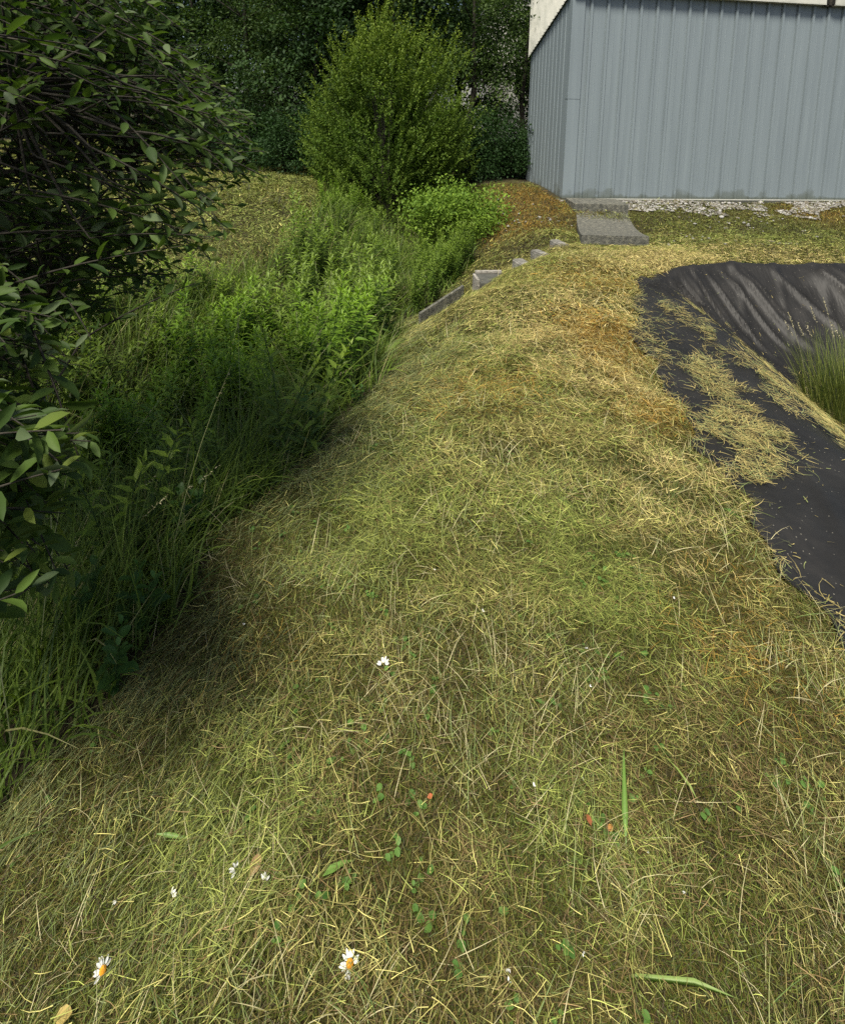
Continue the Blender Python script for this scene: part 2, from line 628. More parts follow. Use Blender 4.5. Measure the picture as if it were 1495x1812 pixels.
_l = _line([(1495, 1165), (1440, 1072), (1378, 990), (1335, 930), (1300, 868), (1238, 790), (1192, 710), (1162, 650), (1122, 604), (1124, 540), (1128, 500)])
_l = _l[np.argsort(_l[:, 1])]
LIN_X = np.concatenate([[(-1.5, _l[0, 0]), (.8, _l[0, 0])], _l[:, ::-1], [(6.6, _l[-1, 0] + .02)]])
_b = _line([(1126, 496), (1165, 486), (1210, 475), (1250, 470), (1290, 468), (1350, 470), (1420, 470), (1494, 471)])
_b = _b[np.argsort(_b[:, 0])]
LIN_Y = np.concatenate([_b, [(8, _b[-1, 1])]])
print('LINER', LIN_X.round(2).tolist(), LIN_Y.round(2).tolist())


def lin_x(y): return np.interp(y, LIN_X[:, 0], LIN_X[:, 1]) + .03 * np.sin(y * 9) + .02 * np.sin(y * 23)
def lin_y(x): return np.interp(x, LIN_Y[:, 0], LIN_Y[:, 1])


def on_liner(x, y): return (x > lin_x(y)) & (y < lin_y(x)) & (x < 7.2) & (y < 6.5)


# ------------------------------------------------------------------ pond liner
def make_liner():
    # u runs along the sheet, v from its edge inwards; a regular grid in x/y clipped to the outline
    xs = np.arange(1.1, 7.3, .02)
    ys = np.arange(-1.4, 6.5, .03)
    X, Y = np.meshgrid(xs, ys, indexing='ij')
    # snap the outermost columns to the outline
    lx = lin_x(Y)
    X = np.where(X < lx, lx, X)
    ly = lin_y(X)
    Y2 = np.where(Y > ly, ly, Y)
    lx2 = lin_x(Y2)
    X = np.maximum(X, lx2)
    s = pond_s(X, Y2)
    base = h(X, Y2)
    # folds running down the slopes
    back = np.exp(-((6.05 - Y2 - .35) / .65) ** 4) * sstep(.04, .35, lin_y(X) - Y2)
    t = X * 11 + 2.2 * np.sin(X * 2.3) - (6.1 - Y2) * 4.5
    folds = back * (.075 * np.maximum(0, np.sin(t)) ** 10 * (.3 + .7 * np.sin(X * 3.1) ** 2) + .065 * np.maximum(0, np.sin(t * .43 + 1)) ** 16 + .05 * np.maximum(0, np.sin(t * 2.3 + X)) ** 5)
    near = np.exp(-((s - .35) / .5) ** 2) * (1 - back)
    folds += near * .012 * np.sin(Y2 * 5 + X * 6 + 2 * np.sin(Y2))
    crease = .016 * np.maximum(0, np.sin((X - .32 * Y2) * 14 + np.sin(Y2 * 2))) ** 6 * sstep(.05, .3, X - lin_x(Y2))
    wr = (fbm(X, Y2, .35, 11) - .5) * .03 * sstep(0, .4, X - lin_x(Y2))
    corner = np.exp(-(((X - 2.15) / .5) ** 2 + ((Y2 - 5.5) / .5) ** 2))
    cf = corner * .022 * np.maximum(0, np.sin((Y2 + X * .55) * 16)) ** 2
    Z = base + .022 + folds + crease + wr + cf + .045 * np.exp(-((lin_y(X) - Y2 - .07) / .07) ** 2) * sstep(2.3, 2.9, X)
    nx, ny = X.shape
    V = np.stack([X, Y2, Z], -1).reshape(-1, 3)
    i, j = np.meshgrid(np.arange(nx - 1), np.arange(ny - 1), indexing='ij')
    q = np.stack([i * ny + j, (i + 1) * ny + j, (i + 1) * ny + j + 1, i * ny + j + 1], -1).reshape(-1, 4)
    a = np.linalg.norm(np.cross(V[q[:, 2]] - V[q[:, 0]], V[q[:, 3]] - V[q[:, 1]]), axis=1)
    q = q[a > 2e-5]
    o = mesh_np('pond_liner', V, q, M['liner'], smooth=True)
    md = o.modifiers.new('thickness', 'SOLIDIFY')
    md.thickness = .006
    md.offset = -1
    tag(o, 'black rubber pond liner with folds, draped over the bank and into the empty basin', 'pond liner')


make_liner()

# silt on the basin floor
sx_, sy_ = np.meshgrid(np.linspace(2.6, 6.2, 70), np.linspace(-.5, 5.9, 110), indexing='ij')
sz_ = np.full(sx_.shape, -.66) + (fbm(sx_, sy_, .5, 21) - .5) * .05
q_i, q_j = np.meshgrid(np.arange(69), np.arange(109), indexing='ij')
sq = np.stack([q_i * 110 + q_j, (q_i + 1) * 110 + q_j, (q_i + 1) * 110 + q_j + 1, q_i * 110 + q_j + 1], -1).reshape(-1, 4)
M['silt'] = noisy('silt', [(.35, (.028, .026, .022)), (.6, (.055, .05, .04)), (.75, (.09, .08, .05))], scale=5, bump=.4, bscale=40)
silt = mesh_np('silt', np.stack([sx_, sy_, sz_], -1).reshape(-1, 3), sq, M['silt'], smooth=True)
tag(silt, kind='structure')


# ------------------------------------------------------------------ mown grass and clippings
def bump_at(x, y, cx, cy, r): return np.exp(-((x - cx) ** 2 + (y - cy) ** 2) / r ** 2)


def blobs(x, y, lst):
    v = np.zeros_like(x)
    for cx, cy, r, a in lst:
        v += a * bump_at(x, y, cx, cy, r)
    return v


def g2(px, py):
    p = ground_at(px, py)
    return p[0], p[1]


ORANGE = [(*g2(1060, 580), .35, 1), (*g2(1160, 740), .22, .9), (*g2(1100, 640), .3, .6), (*g2(920, 690), .25, .5), (*g2(800, 700), .3, .35),
          (*g2(940, 370), .9, 1.2), (*g2(900, 400), .7, 1.1), (*g2(960, 350), .7, 1.0), (*g2(900, 345), .8, .9), (*g2(1450, 380), .8, .8), (*g2(1330, 1170), .2, .6), (*g2(450, 1150), .12, .3), (*g2(1050, 500), .5, .5), (*g2(1290, 1020), .12, .5)]
GREENP = [(*g2(1000, 930), .3, .9), (*g2(1120, 1080), .22, .9), (*g2(900, 640), .4, .6), (*g2(640, 950), .35, .6), (*g2(1100, 430), .4, .9),
          (*g2(950, 540), .4, .3), (*g2(700, 780), .4, .6), (*g2(450, 1500), .2, .6), (*g2(980, 1500), .16, .9), (*g2(250, 1700), .2, .4), (*g2(400, 1350), .3, .6),
          (*g2(1250, 1600), .15, .6), (*g2(1300, 410), .8, .7)]
BROWN = [(*g2(1400, 1350), .35, .9), (*g2(820, 1650), .25, .7), (*g2(640, 1300), .25, .6), (*g2(1200, 1500), .2, .7), (*g2(1000, 1300), .2, .4), (*g2(500, 1180), .12, .3)]
STRAW = [(*g2(1040, 540), .5, 1), (*g2(1100, 700), .35, .9), (*g2(1200, 850), .25, .8), (*g2(980, 620), .5, .8), (*g2(1230, 1000), .2, .6), (*g2(1150, 470), .7, .9),
         (*g2(1350, 455), 1.2, .8), (*g2(900, 560), .4, .4)]


def sample_ground(n, x0, x1, y0, y1, dens=None):
    x = rng.uniform(x0, x1, n)
    y = rng.uniform(y0, y1, n)
    if dens is not None:
        k = rng.random(n) < dens(x, y)
        x, y = x[k], y[k]
    return x, y


def visible(x, y, z, m=60):
    px, py, d = project(x, y, z)
    return (d > .2) & (px > -m) & (px < W + m) & (py > -m) & (py < H + 120)


SHED_A = np.array([2.76, 10.98])
def mown(x, y):
    """where the grass is cut short"""
    u = (x - SHED_A[0]) * .991 + (y - SHED_A[1]) * .13
    v = -(x - SHED_A[0]) * .13 + (y - SHED_A[1]) * .991
    shed = (u > -.15) & (v > -.12)
    edge = (fbm(x, y, .5, 31) - .5) * .35
    ditch = (x < veg_r(y) + edge) & (x > veg_l(y) + edge)
    return ~shed & ~ditch


def add_rgb(base, t, amt):
    return base + (np.asarray(t)[None] - base) * amt[:, None]


def turf_colour(x, y, n, dry):
    c = lerp((.036, .052, .006), (.175, .20, .018), rng.random(n))
    g = fbm(x, y, .6, 41)
    c = add_rgb(c, (.045, .105, .018), np.clip((g - .45) * 2.2, 0, .8) * .7)
    c = add_rgb(c, (.10, .070, .018), np.clip(dry, 0, 1))
    c = add_rgb(c, (.30, .17, .025), np.clip(blobs(x, y, ORANGE), 0, 1) * .75)
    c = add_rgb(c, (.085, .060, .022), np.clip(blobs(x, y, BROWN), 0, 1) * .3)
    c *= (.25 + 1.2 * rng.random(n) ** 1.3)[:, None]
    return c


def hay_colour(x, y, n):
    u = rng.random(n)
    c = lerp((.12, .105, .020), (.68, .62, .21), u ** 1.5)
    g = np.clip(blobs(x, y, GREENP) * .9 + (fbm(x, y, .5, 51) - .5) * 1.6 + .42, 0, 1)
    sel = rng.random(n) < g
    cg = lerp((.08, .12, .016), (.42, .46, .11), rng.random(n))
    c[sel] = cg[sel]
    s = np.clip(blobs(x, y, STRAW), 0, 1)
    sel2 = rng.random(n) < s * .8
    cs = lerp((.34, .27, .085), (.80, .66, .28), rng.random(n))
    c[sel2] = cs[sel2]
    br = rng.random(n) < .12 + .3 * np.clip(blobs(x, y, BROWN), 0, 1)
    cb = lerp((.13, .085, .03), (.24, .165, .07), rng.random(n))
    c[br] = cb[br]
    o = rng.random(n) < np.clip(blobs(x, y, ORANGE), 0, 1) * .55
    co = lerp((.30, .17, .025), (.50, .32, .07), rng.random(n))
    c[o] = co[o]
    # towards the ditch the clippings are fresher and greener
    dl = np.clip(1 - (x - veg_r(y)) / .8, 0, 1) * ((y < 7.5) & (x > veg_l(y)))
    m = rng.random(n) < dl * .7
    cf = lerp((.10, .13, .04), (.22, .25, .10), rng.random(n))
    c[m] = cf[m]
    # the far mown mound and swale are greener
    fg = rng.random(n) < np.where((x < -1.4) & (y > 5), .6, np.where(y > 7.6, .45, 0))
    c[fg] = lerp((.14, .19, .03), (.36, .42, .11), rng.random(n))[fg]
    return c * (.3 + 1.05 * rng.random(n))[:, None]


def rep(c, k): return np.repeat(c, k, axis=0)


def turf_layer():
    VV, QQ, CC, off = [], [], [], 0
    # zones: (count, x0, x1, y0, y1, length, width)
    for n, x0, x1, y0, y1, L0, w0 in ((230000, -1.6, 1.6, .3, 2.2, .026, .0013), (170000, -1.3, 1.8, 2.2, 4.2, .030, .0021), (110000, -1.2, 3.2, 4.2, 7.2, .038, .0036),
                                      (300000, -6.5, 9, 5.0, 12.5, .05, .0065), (80000, -14, 0, 9, 22, .09, .016)):
        x, y = sample_ground(n, x0, x1, y0, y1)
        z = h(x, y)
        k = mown(x, y) & visible(x, y, z) & ~on_liner(x, y)
        x, y, z = x[k], y[k], z[k]
        n = len(x)
        az = rng.uniform(0, 2 * math.pi, n)
        V, Q = ribbons(np.stack([x, y, z - .004], -1), az, L0 * rng.uniform(.5, 1.7, n), w0 * rng.uniform(.7, 1.5, n),
                       rng.uniform(.35, 1.45, n), rng.uniform(-1.0, .1, n), segs=2, flat=.2)
        c = turf_colour(x, y, n, .35 + .5 * (fbm(x, y, .8, 61) - .4))
        VV.append(V); QQ.append(Q + off); CC.append(rep(c, 6)); off += len(V)
    o = mesh_np('turf', np.concatenate(VV), np.concatenate(QQ), M['grass'], col=np.concatenate(CC))
    tag(o, kind='stuff', label='short mown grass covering the bank', cat='grass')


def hay_heading(x, y, n):
    f = fbm(x, y, .3, 71, 2) * 9.0
    # the left margin lies combed up towards the right
    wl = np.clip((-.1 - x) / .5, 0, 1) * (y < 3)
    a = f + rng.normal(0, 1.7, n)
    b = 1.0 + rng.normal(0, .45, n)
    return np.where(rng.random(n) < wl * .3, b, a)


def hay_layer():
    VV, QQ, CC, off = [], [], [], 0
    for n, x0, x1, y0, y1, L0, w0 in ((230000, -1.6, 1.6, .3, 2.0, .044, .00095), (190000, -1.3, 1.8, 2.0, 4.0, .060, .0016), (190000, -1.2, 3.4, 4.0, 7.4, .055, .0026),
                                      (260000, -6.5, 9, 5.2, 12.5, .055, .0042), (120000, -14, 0, 8, 22, .09, .009)):
        x, y = sample_ground(n, x0, x1, y0, y1)
        z = h(x, y)
        k = mown(x, y) & visible(x, y, z) & ~on_liner(x, y)
        dens = np.clip(.40 + .6 * blobs(x, y, STRAW) + .5 * blobs(x, y, GREENP) + (fbm(x, y, .35, 81) - .5) * 1.6 + (y > 2.0) * .25
                       - .25 * blobs(x, y, ORANGE), .12, 1)
        dens = np.where((u_shed(x, y) > 0) & (v_shed(x, y) > -2.4), dens * .45, dens)
        dens *= np.where(y < 5, .25 + 1.1 * sstep(.32, .68, fbm(x, y, .13, 83, 2)), 1)
        dens = np.where(y < 4, dens * .8, dens)
        k &= rng.random(len(x)) < dens
        x, y, z = x[k], y[k], z[k]
        n = len(x)
        az = hay_heading(x, y, n)
        lift = rng.random(n) ** 1.3 * .042 * (1 + .4 * (y > 4))
        V, Q = ribbons(np.stack([x, y, z], -1), az, L0 * rng.uniform(.35, 1.7, n), w0 * rng.uniform(.6, 1.6, n),
                       rng.uniform(-.05, .5, n), rng.uniform(-.7, .2, n), segs=3, sway=rng.normal(0, .45, n), drape=True, lift=lift, flat=.5, tip=.25)
        VV.append(V); QQ.append(Q + off); CC.append(rep(hay_colour(x, y, n), 8)); off += len(V)
    o = mesh_np('grass_clippings', np.concatenate(VV), np.concatenate(QQ), M['hay'], col=np.concatenate(CC))
    tag(o, kind='stuff', label='loose dry grass clippings strewn over the mown bank', cat='clippings')


def u_shed(x, y): return (x - SHED_A[0]) * .991 + (y - SHED_A[1]) * .13
def v_shed(x, y): return -(x - SHED_A[0]) * .13 + (y - SHED_A[1]) * .991


def long_strands():
    """sparser, longer green and straw stalks standing or leaning above the turf"""
    VV, QQ, CC, off = [], [], [], 0
    for n, x0, x1, y0, y1, L0, w0 in ((11000, -1.6, 1.5, .35, 1.6, .09, .0013), (8000, -1.3, 1.6, 1.6, 3.2, .10, .0017), (6000, -1.2, 2.8, 3.2, 7, .12, .0026)):
        x, y = sample_ground(n, x0, x1, y0, y1)
        z = h(x, y)
        cl = np.clip((fbm(x, y, .25, 91) - .42) * 4, .12, 1)
        k = mown(x, y) & visible(x, y, z) & ~on_liner(x, y) & (rng.random(n) < cl)
        x, y, z = x[k], y[k], z[k]
        n = len(x)
        V, Q = ribbons(np.stack([x, y, z], -1), rng.normal(1.2, 1.3, n), L0 * rng.uniform(.4, 1.6, n), w0 * rng.uniform(.6, 1.5, n),
                       rng.uniform(.15, 1.0, n), rng.uniform(-1.0, .0, n), segs=4, sway=rng.normal(0, .4, n), flat=.4, tip=.1)
        c = lerp((.10, .17, .04), (.30, .33, .12), rng.random(n))
        s = rng.random(n) < .45
        c[s] = lerp((.40, .36, .18), (.55, .50, .28), rng.random(n))[s]
        VV.append(V); QQ.append(Q + off); CC.append(rep(c, 10)); off += len(V)
    o = mesh_np('grass_stalks', np.concatenate(VV), np.concatenate(QQ), M['hay'], col=np.concatenate(CC))
    tag(o, kind='stuff', label='longer green and straw stalks left standing in the mown grass', cat='grass stalks')


def liner_hay():
    """clippings lying on the liner: a drift on the shelf, a streak along the slope break, loose bits"""
    drift = [(1195, 640), (1230, 630), (1262, 640), (1300, 690), (1345, 745), (1395, 790), (1430, 825), (1410, 850), (1350, 858), (1310, 835), (1325, 800),
             (1270, 775), (1232, 750), (1240, 715), (1250, 690), (1215, 670)]
    top = [(1120, 560), (1170, 555), (1190, 590), (1195, 620), (1150, 625), (1120, 600)]
    streak = [(1165, 510), (1195, 522), (1222, 556), (1330, 640), (1420, 705), (1495, 780), (1495, 795), (1400, 728), (1310, 655), (1235, 590), (1185, 545)]
    streak2 = [(1395, 665), (1440, 690), (1495, 745), (1495, 770), (1430, 720)]
    edge2 = [(1280, 840), (1320, 850), (1325, 900), (1300, 900)]
    n = 420000
    x, y = sample_ground(n, 1.2, 4.5, .8, 6.2)
    z = h(x, y) + .03
    px, py, _ = project(x, y, z)
    px = px + (fbm(x, y, .14, 95) - .5) * 85
    py = py + (fbm(x, y, .14, 97) - .5) * 70
    p = np.full(n, .006)
    p[inpoly(px, py, drift)] = .55
    p[inpoly(px, py, top)] = .3
    p[inpoly(px, py, streak)] = .4
    p[inpoly(px, py, streak2)] = .3
    p[inpoly(px, py, edge2)] = .35
    p = np.where(p > .05, p * (.25 + 1.3 * sstep(.3, .65, fbm(x, y, .1, 98, 2))), p)
    ed = x - lin_x(y)
    p = np.maximum(p, np.clip(.5 * np.exp(-np.maximum(ed, 0) / .035), 0, 1) * (fbm(x, y, .25, 99) > .42))
    k = on_liner(x, y) & (rng.random(n) < p * .55)
    x, y = x[k], y[k]
    pk = p[k]
    n = len(x)
    f = fbm(x, y, .3, 71, 2) * 9.0 + rng.normal(0, 1.1, n)
    on = pk > .05
    lift = .032 + np.where(on, rng.random(n) ** 1.6 * .028, 0.0)
    Ls = np.where(on, .06, .03)
    V, Q = ribbons(np.stack([x, y, h(x, y)], -1), f, Ls * rng.uniform(.35, 1.6, n), np.where(on, .0021, .0026) * rng.uniform(.6, 1.5, n),
                   rng.uniform(-.05, .3, n) * on, rng.uniform(-.4, .25, n) * on, segs=3, sway=rng.normal(0, .8, n), drape=True, lift=lift, flat=.5, tip=.5)
    c = lerp((.26, .21, .065), (.58, .48, .18), rng.random(n)) * rng.uniform(.6, 1.1, n)[:, None]
    s = rng.random(n) < .3
    c[s] = lerp((.17, .20, .06), (.3, .33, .13), rng.random(n))[s]
    o = mesh_np('clippings_on_liner', V, Q, M['hay'], col=rep(c, 8))
    tag(o, kind='stuff', label='dry yellow clippings lying in drifts on the black liner', cat='clippings')


def tall_grass():
    VV, QQ, CC, off = [], [], [], 0
    for n, x0, x1, y0, y1, L0, w0 in ((44000, -4.5, -.5, .2, 3.2, .42, .0065), (26000, -6, 0.1, 3.2, 6.2, .50, .0085), (9000, -2.4, 1.3, 6.2, 9.5, .42, .011), (5000, -2.4, 1.3, 9.5, 13, .26, .012)):
        x, y = sample_ground(n, x0, x1, y0, y1)
        z = h(x, y)
        cl = np.clip((fbm(x, y, .45, 101) - .3) * 3, .4, 1)
        k = ~mown(x, y) & (x < veg_r(y) + .2) & (x > veg_l(y) - .2) & (rng.random(n) < cl)
        hole = bump_at(x, y, -.05, 6.45, .42) > .45
        k &= ~hole
        x, y, z = x[k], y[k], z[k]
        n = len(x)
        tp = np.clip((veg_r(y) + .1 - x) / .4, .5, 1)
        V, Q = ribbons(np.stack([x, y, z - .01], -1), rng.normal(.6, 1.6, n), L0 * tp * rng.uniform(.5, 1.6, n), w0 * rng.uniform(.6, 1.4, n),
                       rng.uniform(1.0, 1.5, n), -rng.uniform(.1, 1.9, n), segs=5, sway=rng.normal(0, .4, n), flat=.4, tip=.1)
        c = lerp((.035, .07, .009), (.15, .22, .025), rng.random(n))
        s = rng.random(n) < .07
        c[s] = lerp((.16, .17, .06), (.26, .25, .1), rng.random(n))[s]
        VV.append(V); QQ.append(Q + off); CC.append(rep(c, 12)); off += len(V)
    o = mesh_np('tall_grass', np.concatenate(VV), np.concatenate(QQ), M['grass'], col=np.concatenate(CC))
    tag(o, kind='stuff', label='tall dark green uncut grass filling the ditch', cat='tall grass')



def thatch_layer():
    """short matted bits of cut grass between the turf, close to the viewer"""
    VV, QQ, CC, off = [], [], [], 0
    for n, x0, x1, y0, y1, L0, w0 in ((330000, -1.6, 1.5, .35, 2.1, .017, .0013), (150000, -1.3, 1.7, 2.1, 3.6, .02, .0018)):
        x, y = sample_ground(n, x0, x1, y0, y1)
        z = h(x, y)
        k = mown(x, y) & visible(x, y, z, 30) & ~on_liner(x, y)
        x, y, z = x[k], y[k], z[k]
        n = len(x)
        V, Q = ribbons(np.stack([x, y, z + rng.random(n) * .012], -1), rng.uniform(0, 6.28, n), L0 * rng.uniform(.5, 1.8, n), w0 * rng.uniform(.6, 1.4, n),
                       rng.uniform(-.1, .8, n), rng.uniform(-.8, .3, n), segs=2, sway=rng.normal(0, .6, n), flat=.4, tip=.3)
        c = lerp((.035, .025, .008), (.20, .155, .042), rng.random(n) ** 1.5)
        g = rng.random(n) < .38 + .5 * np.clip(blobs(x, y, GREENP), 0, 1)
        c[g] = lerp((.03, .05, .006), (.14, .175, .022), rng.random(n))[g]
        VV.append(V); QQ.append(Q + off); CC.append(rep(c, 6)); off += len(V)
    o = mesh_np('thatch', np.concatenate(VV), np.concatenate(QQ), M['grass'], col=np.concatenate(CC))
    tag(o, kind='stuff', label='matted short bits of cut grass between the turf', cat='thatch')


thatch_layer()
turf_layer()
hay_layer()
long_strands()
liner_hay()
tall_grass()


# ------------------------------------------------------------------ shed
def make_shed():
    rz = math.atan2(.13, .991)
    z0 = .02
    root = empty('shed', (SHED_A[0], SHED_A[1], z0), rz)
    tag(root, 'grey-blue shed of ribbed metal cladding with cream upper sheets above', 'shed')
    HF = 3.92

    def ribbed(name, length, height_fn, mat, axis, pitch=.33, rw=.036, rd=.034, zlo=.0, minor=True, parent=root, start=.0, out=-1):
        prof = []
        x = start
        prof.append((x, 0))
        while x + pitch < length:
            a = x + .12
            if minor:
                for mx_ in (.10, .185):
                    pass
            if minor:
                prof += [(a - .022, 0), (a - .018, -.010), (a - .002, -.010)]
            prof += [(a, 0), (a + .006, rd), (a + .012 + rw, rd), (a + .018 + rw, 0)]
            if minor:
                prof += [(a + .16, 0), (a + .164, .003), (a + .172, .003), (a + .176, 0)]
            x += pitch
        prof.append((length, 0))
        bm = bmesh.new()
        rows = []
        for s, d in prof:
            z1 = height_fn(s)
            if axis == 'x':
                rows.append((bm.verts.new((s, -d, zlo)), bm.verts.new((s, -d, z1))))
            else:
                rows.append((bm.verts.new((-d, s, zlo)), bm.verts.new((-d, s, z1))))
        for a, b in zip(rows, rows[1:]):
            bm.faces.new((a[0], b[0], b[1], a[1]))
        o = bm_obj(name, bm, mat, parent)
        return o

    ribbed('front_wall', 9.0, lambda s: HF, M['clad'], 'x', start=.2)
    LS = 2.45
    ribbed('side_wall', LS, lambda s: HF + .2, M['clad'], 'y', pitch=.21, start=.02, rw=.02, rd=.009, minor=False)
    bm = bmesh.new()
    add_box(bm, .03, 8.99, .012, LS, 0, HF - .02)
    bm_obj('core', bm, M['plinth'], root)
    # corner trim in two lengths, the upper lapping the lower
    for nm, za, zb, pr in (('corner_trim', .0, 1.95, .036), ('corner_trim', 1.93, HF + .0, .040)):
        bm = bmesh.new()
        add_box(bm, -pr, .205, -pr, -pr + .003, za, zb)
        add_box(bm, -pr, -pr + .003, -pr + .003, .10, za, zb)
        o = bm_obj(nm, bm, M['clad'], root)
        if za > 1: o['label'] = 'upper length of the corner trim, lapping the lower'
    # drip flashing at the wall foot
    bm = bmesh.new()
    add_box(bm, .21, 9.0, -.045, -.033, -.012, .004)
    bm_obj('drip_flashing', bm, M['cream'], root)
    # upper cream sheets on the side above the raking line, corrugated
    bm = bmesh.new()
    rows = []
    s = -.05
    k = 0
    while s < LS + .03:
        d = .06 + .028 * math.sin(k * math.pi / 2)
        zr = HF + .02 - (s + .05) * .36
        st = (k // 4) * 4
        zr = HF + .02 - (max(0, st) * .03) * .40
        rows.append((bm.verts.new((-d, s, zr)), bm.verts.new((-d, s, 5.6 - max(0, s) * .1))))
        s += .03
        k += 1
    for a, b in zip(rows, rows[1:]):
        bm.faces.new((a[0], b[0], b[1], a[1]))
    o = bm_obj('upper_side_sheet', bm, M['cream'], root)
    md = o.modifiers.new('t', 'SOLIDIFY'); md.thickness = .006; md.offset = 1
    # upper fascia sheets on the front, with an open joint
    jx = 5.22
    for a, b in ((-.04, jx - .1), (jx + .1, 9.0)):
        bm = bmesh.new()
        add_box(bm, a, b, -.13, -.115, HF - .0, HF + .75)
        add_box(bm, a, b, -.135, -.0, HF - .02, HF - .004)
        o = bm_obj('fascia_panel', bm, M['cream'], root)
    bm = bmesh.new()
    add_box(bm, jx - .1, jx + .1, -.10, -.06, HF - .04, HF + .75)
    add_box(bm, jx - .03, jx + .03, -.12, -.10, HF - .02, HF + .75)
    bm_obj('fascia_bracket', bm, M['bark'], root)
    bm = bmesh.new()
    add_box(bm, -.02, 9.0, -.11, LS, HF + .0, HF + .7)
    bm_obj('upper_wall', bm, M['dark'], root)
    bm = bmesh.new()
    add_box(bm, -.2, 9.2, -.25, LS + .1, HF + .78, HF + .86)
    bm_obj('roof', bm, M['cream'], root)
    # concrete plinth, wider along the side
    bm = bmesh.new()
    pts = [(-.12, -.10), (9.1, -.10), (9.1, LS + .1), (-1.35, LS + .1)]
    lo = [bm.verts.new((x, y, -.75)) for x, y in pts]
    hi = [bm.verts.new((x, y, -.016)) for x, y in pts]
    bm.faces.new(hi)
    for i in range(4):
        bm.faces.new((lo[i], lo[(i + 1) % 4], hi[(i + 1) % 4], hi[i]))
    bm_obj('plinth', bm, M['plinth'], root)
    return root


make_shed()


# ------------------------------------------------------------------ concrete ramp slab and step
def make_slab():
    p = ground_at(1085, 428)
    root = empty('concrete_chute', (0, 0, 0))
    tag(root, 'dark curved concrete chute slab with a raised step block, against the foot of the shed', 'concrete chute')
    # profile of the slab from back (step) to front
    yb, yf = 10.05, 7.62
    prof = [(0, -.09), (.12, -.13), (.28, -.155), (.45, -.15), (.62, -.12), (.8, -.07), (1.0, .0)]
    bm = bmesh.new()
    rows = []
    for k in range(25):
        t = k / 24
        y = yb + (yf - yb) * t
        z = np.interp(t, [a for a, _ in prof], [b for _, b in prof])
        xc0 = np.interp(t, [0, 1], [2.78, 2.20])
        w = .93
        rows.append([bm.verts.new((xc0, y, z)), bm.verts.new((xc0 + w, y, z)), bm.verts.new((xc0 + w, y, z - .13)), bm.verts.new((xc0, y, z - .13))])
    for a, b in zip(rows, rows[1:]):
        for i in range(4):
            j = (i + 1) % 4
            bm.faces.new((a[i], b[i], b[j], a[j]))
    bm.faces.new(rows[0]); bm.faces.new(rows[-1])
    bm_obj('slab', bm, M['slab'], root)
    bm = bmesh.new()
    add_box(bm, 2.74, 3.72, 10.06, 10.72, -.3, .07)
    bm_obj('step_block', bm, M['slab'], root, bevel=.012)


make_slab()


# ------------------------------------------------------------------ concrete blocks of the old steps, box and channel
def block(name, c, size, rz, mat, label, cat, group=None, tilt=0):
    bm = bmesh.new()
    sx, sy, sz = size
    add_box(bm, -sx / 2, sx / 2, -sy / 2, sy / 2, -sz, 0)
    bmesh.ops.bevel(bm, geom=list(bm.edges), offset=.012, segments=2, affect='EDGES')
    for v in bm.verts:
        v.co += Vector((random.uniform(-1, 1), random.uniform(-1, 1), random.uniform(-1, 1))) * .005
    o = bm_obj(name, bm, mat)
    o.location = c
    o.rotation_euler = (tilt, tilt * .5, rz)
    tag(o, label, cat, group)
    return o


def on_px(px, py, depth):
    p = at(px, py, depth)
    return (float(p[0]), float(p[1]), float(p[2]))


G = 'concrete blocks stepping down from the chute'
block('concrete_block', (1.86, 7.42, -.06), (.13, .34, .35), .25, M['concrete'], 'narrow pale concrete block nearest the dark chute slab, topmost of the stepping blocks', 'concrete block', G, .03)
block('concrete_block', (1.55, 7.15, -.14), (.13, .34, .4), .3, M['concrete'], 'weathered concrete block with pale top, second down from the chute slab', 'concrete block', G, -.03)
block('concrete_block', (1.28, 6.85, -.20), (.15, .34, .4), .3, M['concrete'], 'half-buried concrete block just above the white-edged box', 'concrete block', G, .02)


def make_box():
    c = (.83, 6.55, -.335)
    root = empty('inlet_box', c, .12)
    tag(root, 'low concrete inlet box with a white left edge at the head of the channel', 'inlet box')
    bm = bmesh.new()
    add_box(bm, -.15, .22, -.16, .26, -.45, -.0)
    bm_obj('box_body', bm, M['plinth'], root, bevel=.012)
    bm = bmesh.new()
    add_box(bm, -.185, -.152, -.15, .12, -.24, .03)
    bm_obj('edge_plate', bm, M['pale_stone'], root, bevel=.006)['label'] = 'white edge plate on the left side'
    bm = bmesh.new()
    add_box(bm, -.13, .2, .20, .255, .002, .035)
    bm_obj('kerb_lip', bm, M['pale_stone'], root, bevel=.005)
    # channel running down towards the ditch
    a = Vector((.66, 6.5, -.50)); b = Vector((.14, 6.04, -.70))
    d = (b - a)
    ch = empty('drain_channel', a)
    tag(ch, 'U-shaped concrete drain channel sloping from the inlet box into the ditch', 'channel')
    s = Vector((d.y, -d.x, 0)).normalized()
    for nm, o0, o1, zt in (('channel_wall', .19, .225, .045), ('channel_wall', -.13, -.10, -.02), ('channel_floor', -.10, .19, -.10)):
        bm = bmesh.new()
        vs = []
        for P in (Vector((0, 0, 0)), d):
            for o_, z in ((o0, zt), (o1, zt), (o1, zt - (.2 if nm == 'channel_wall' else .05)), (o0, zt - (.2 if nm == 'channel_wall' else .05))):
                vs.append(bm.verts.new(P + s * o_ + Vector((0, 0, z))))
        for i in range(4):
            j = (i + 1) % 4
            bm.faces.new((vs[i], vs[j], vs[4 + j], vs[4 + i]))
        bm.faces.new(vs[:4]); bm.faces.new(vs[4:])
        bm_obj(nm, bm, M['slab'] if nm == 'channel_wall' else M['dark'], ch, bevel=.004)


make_box()


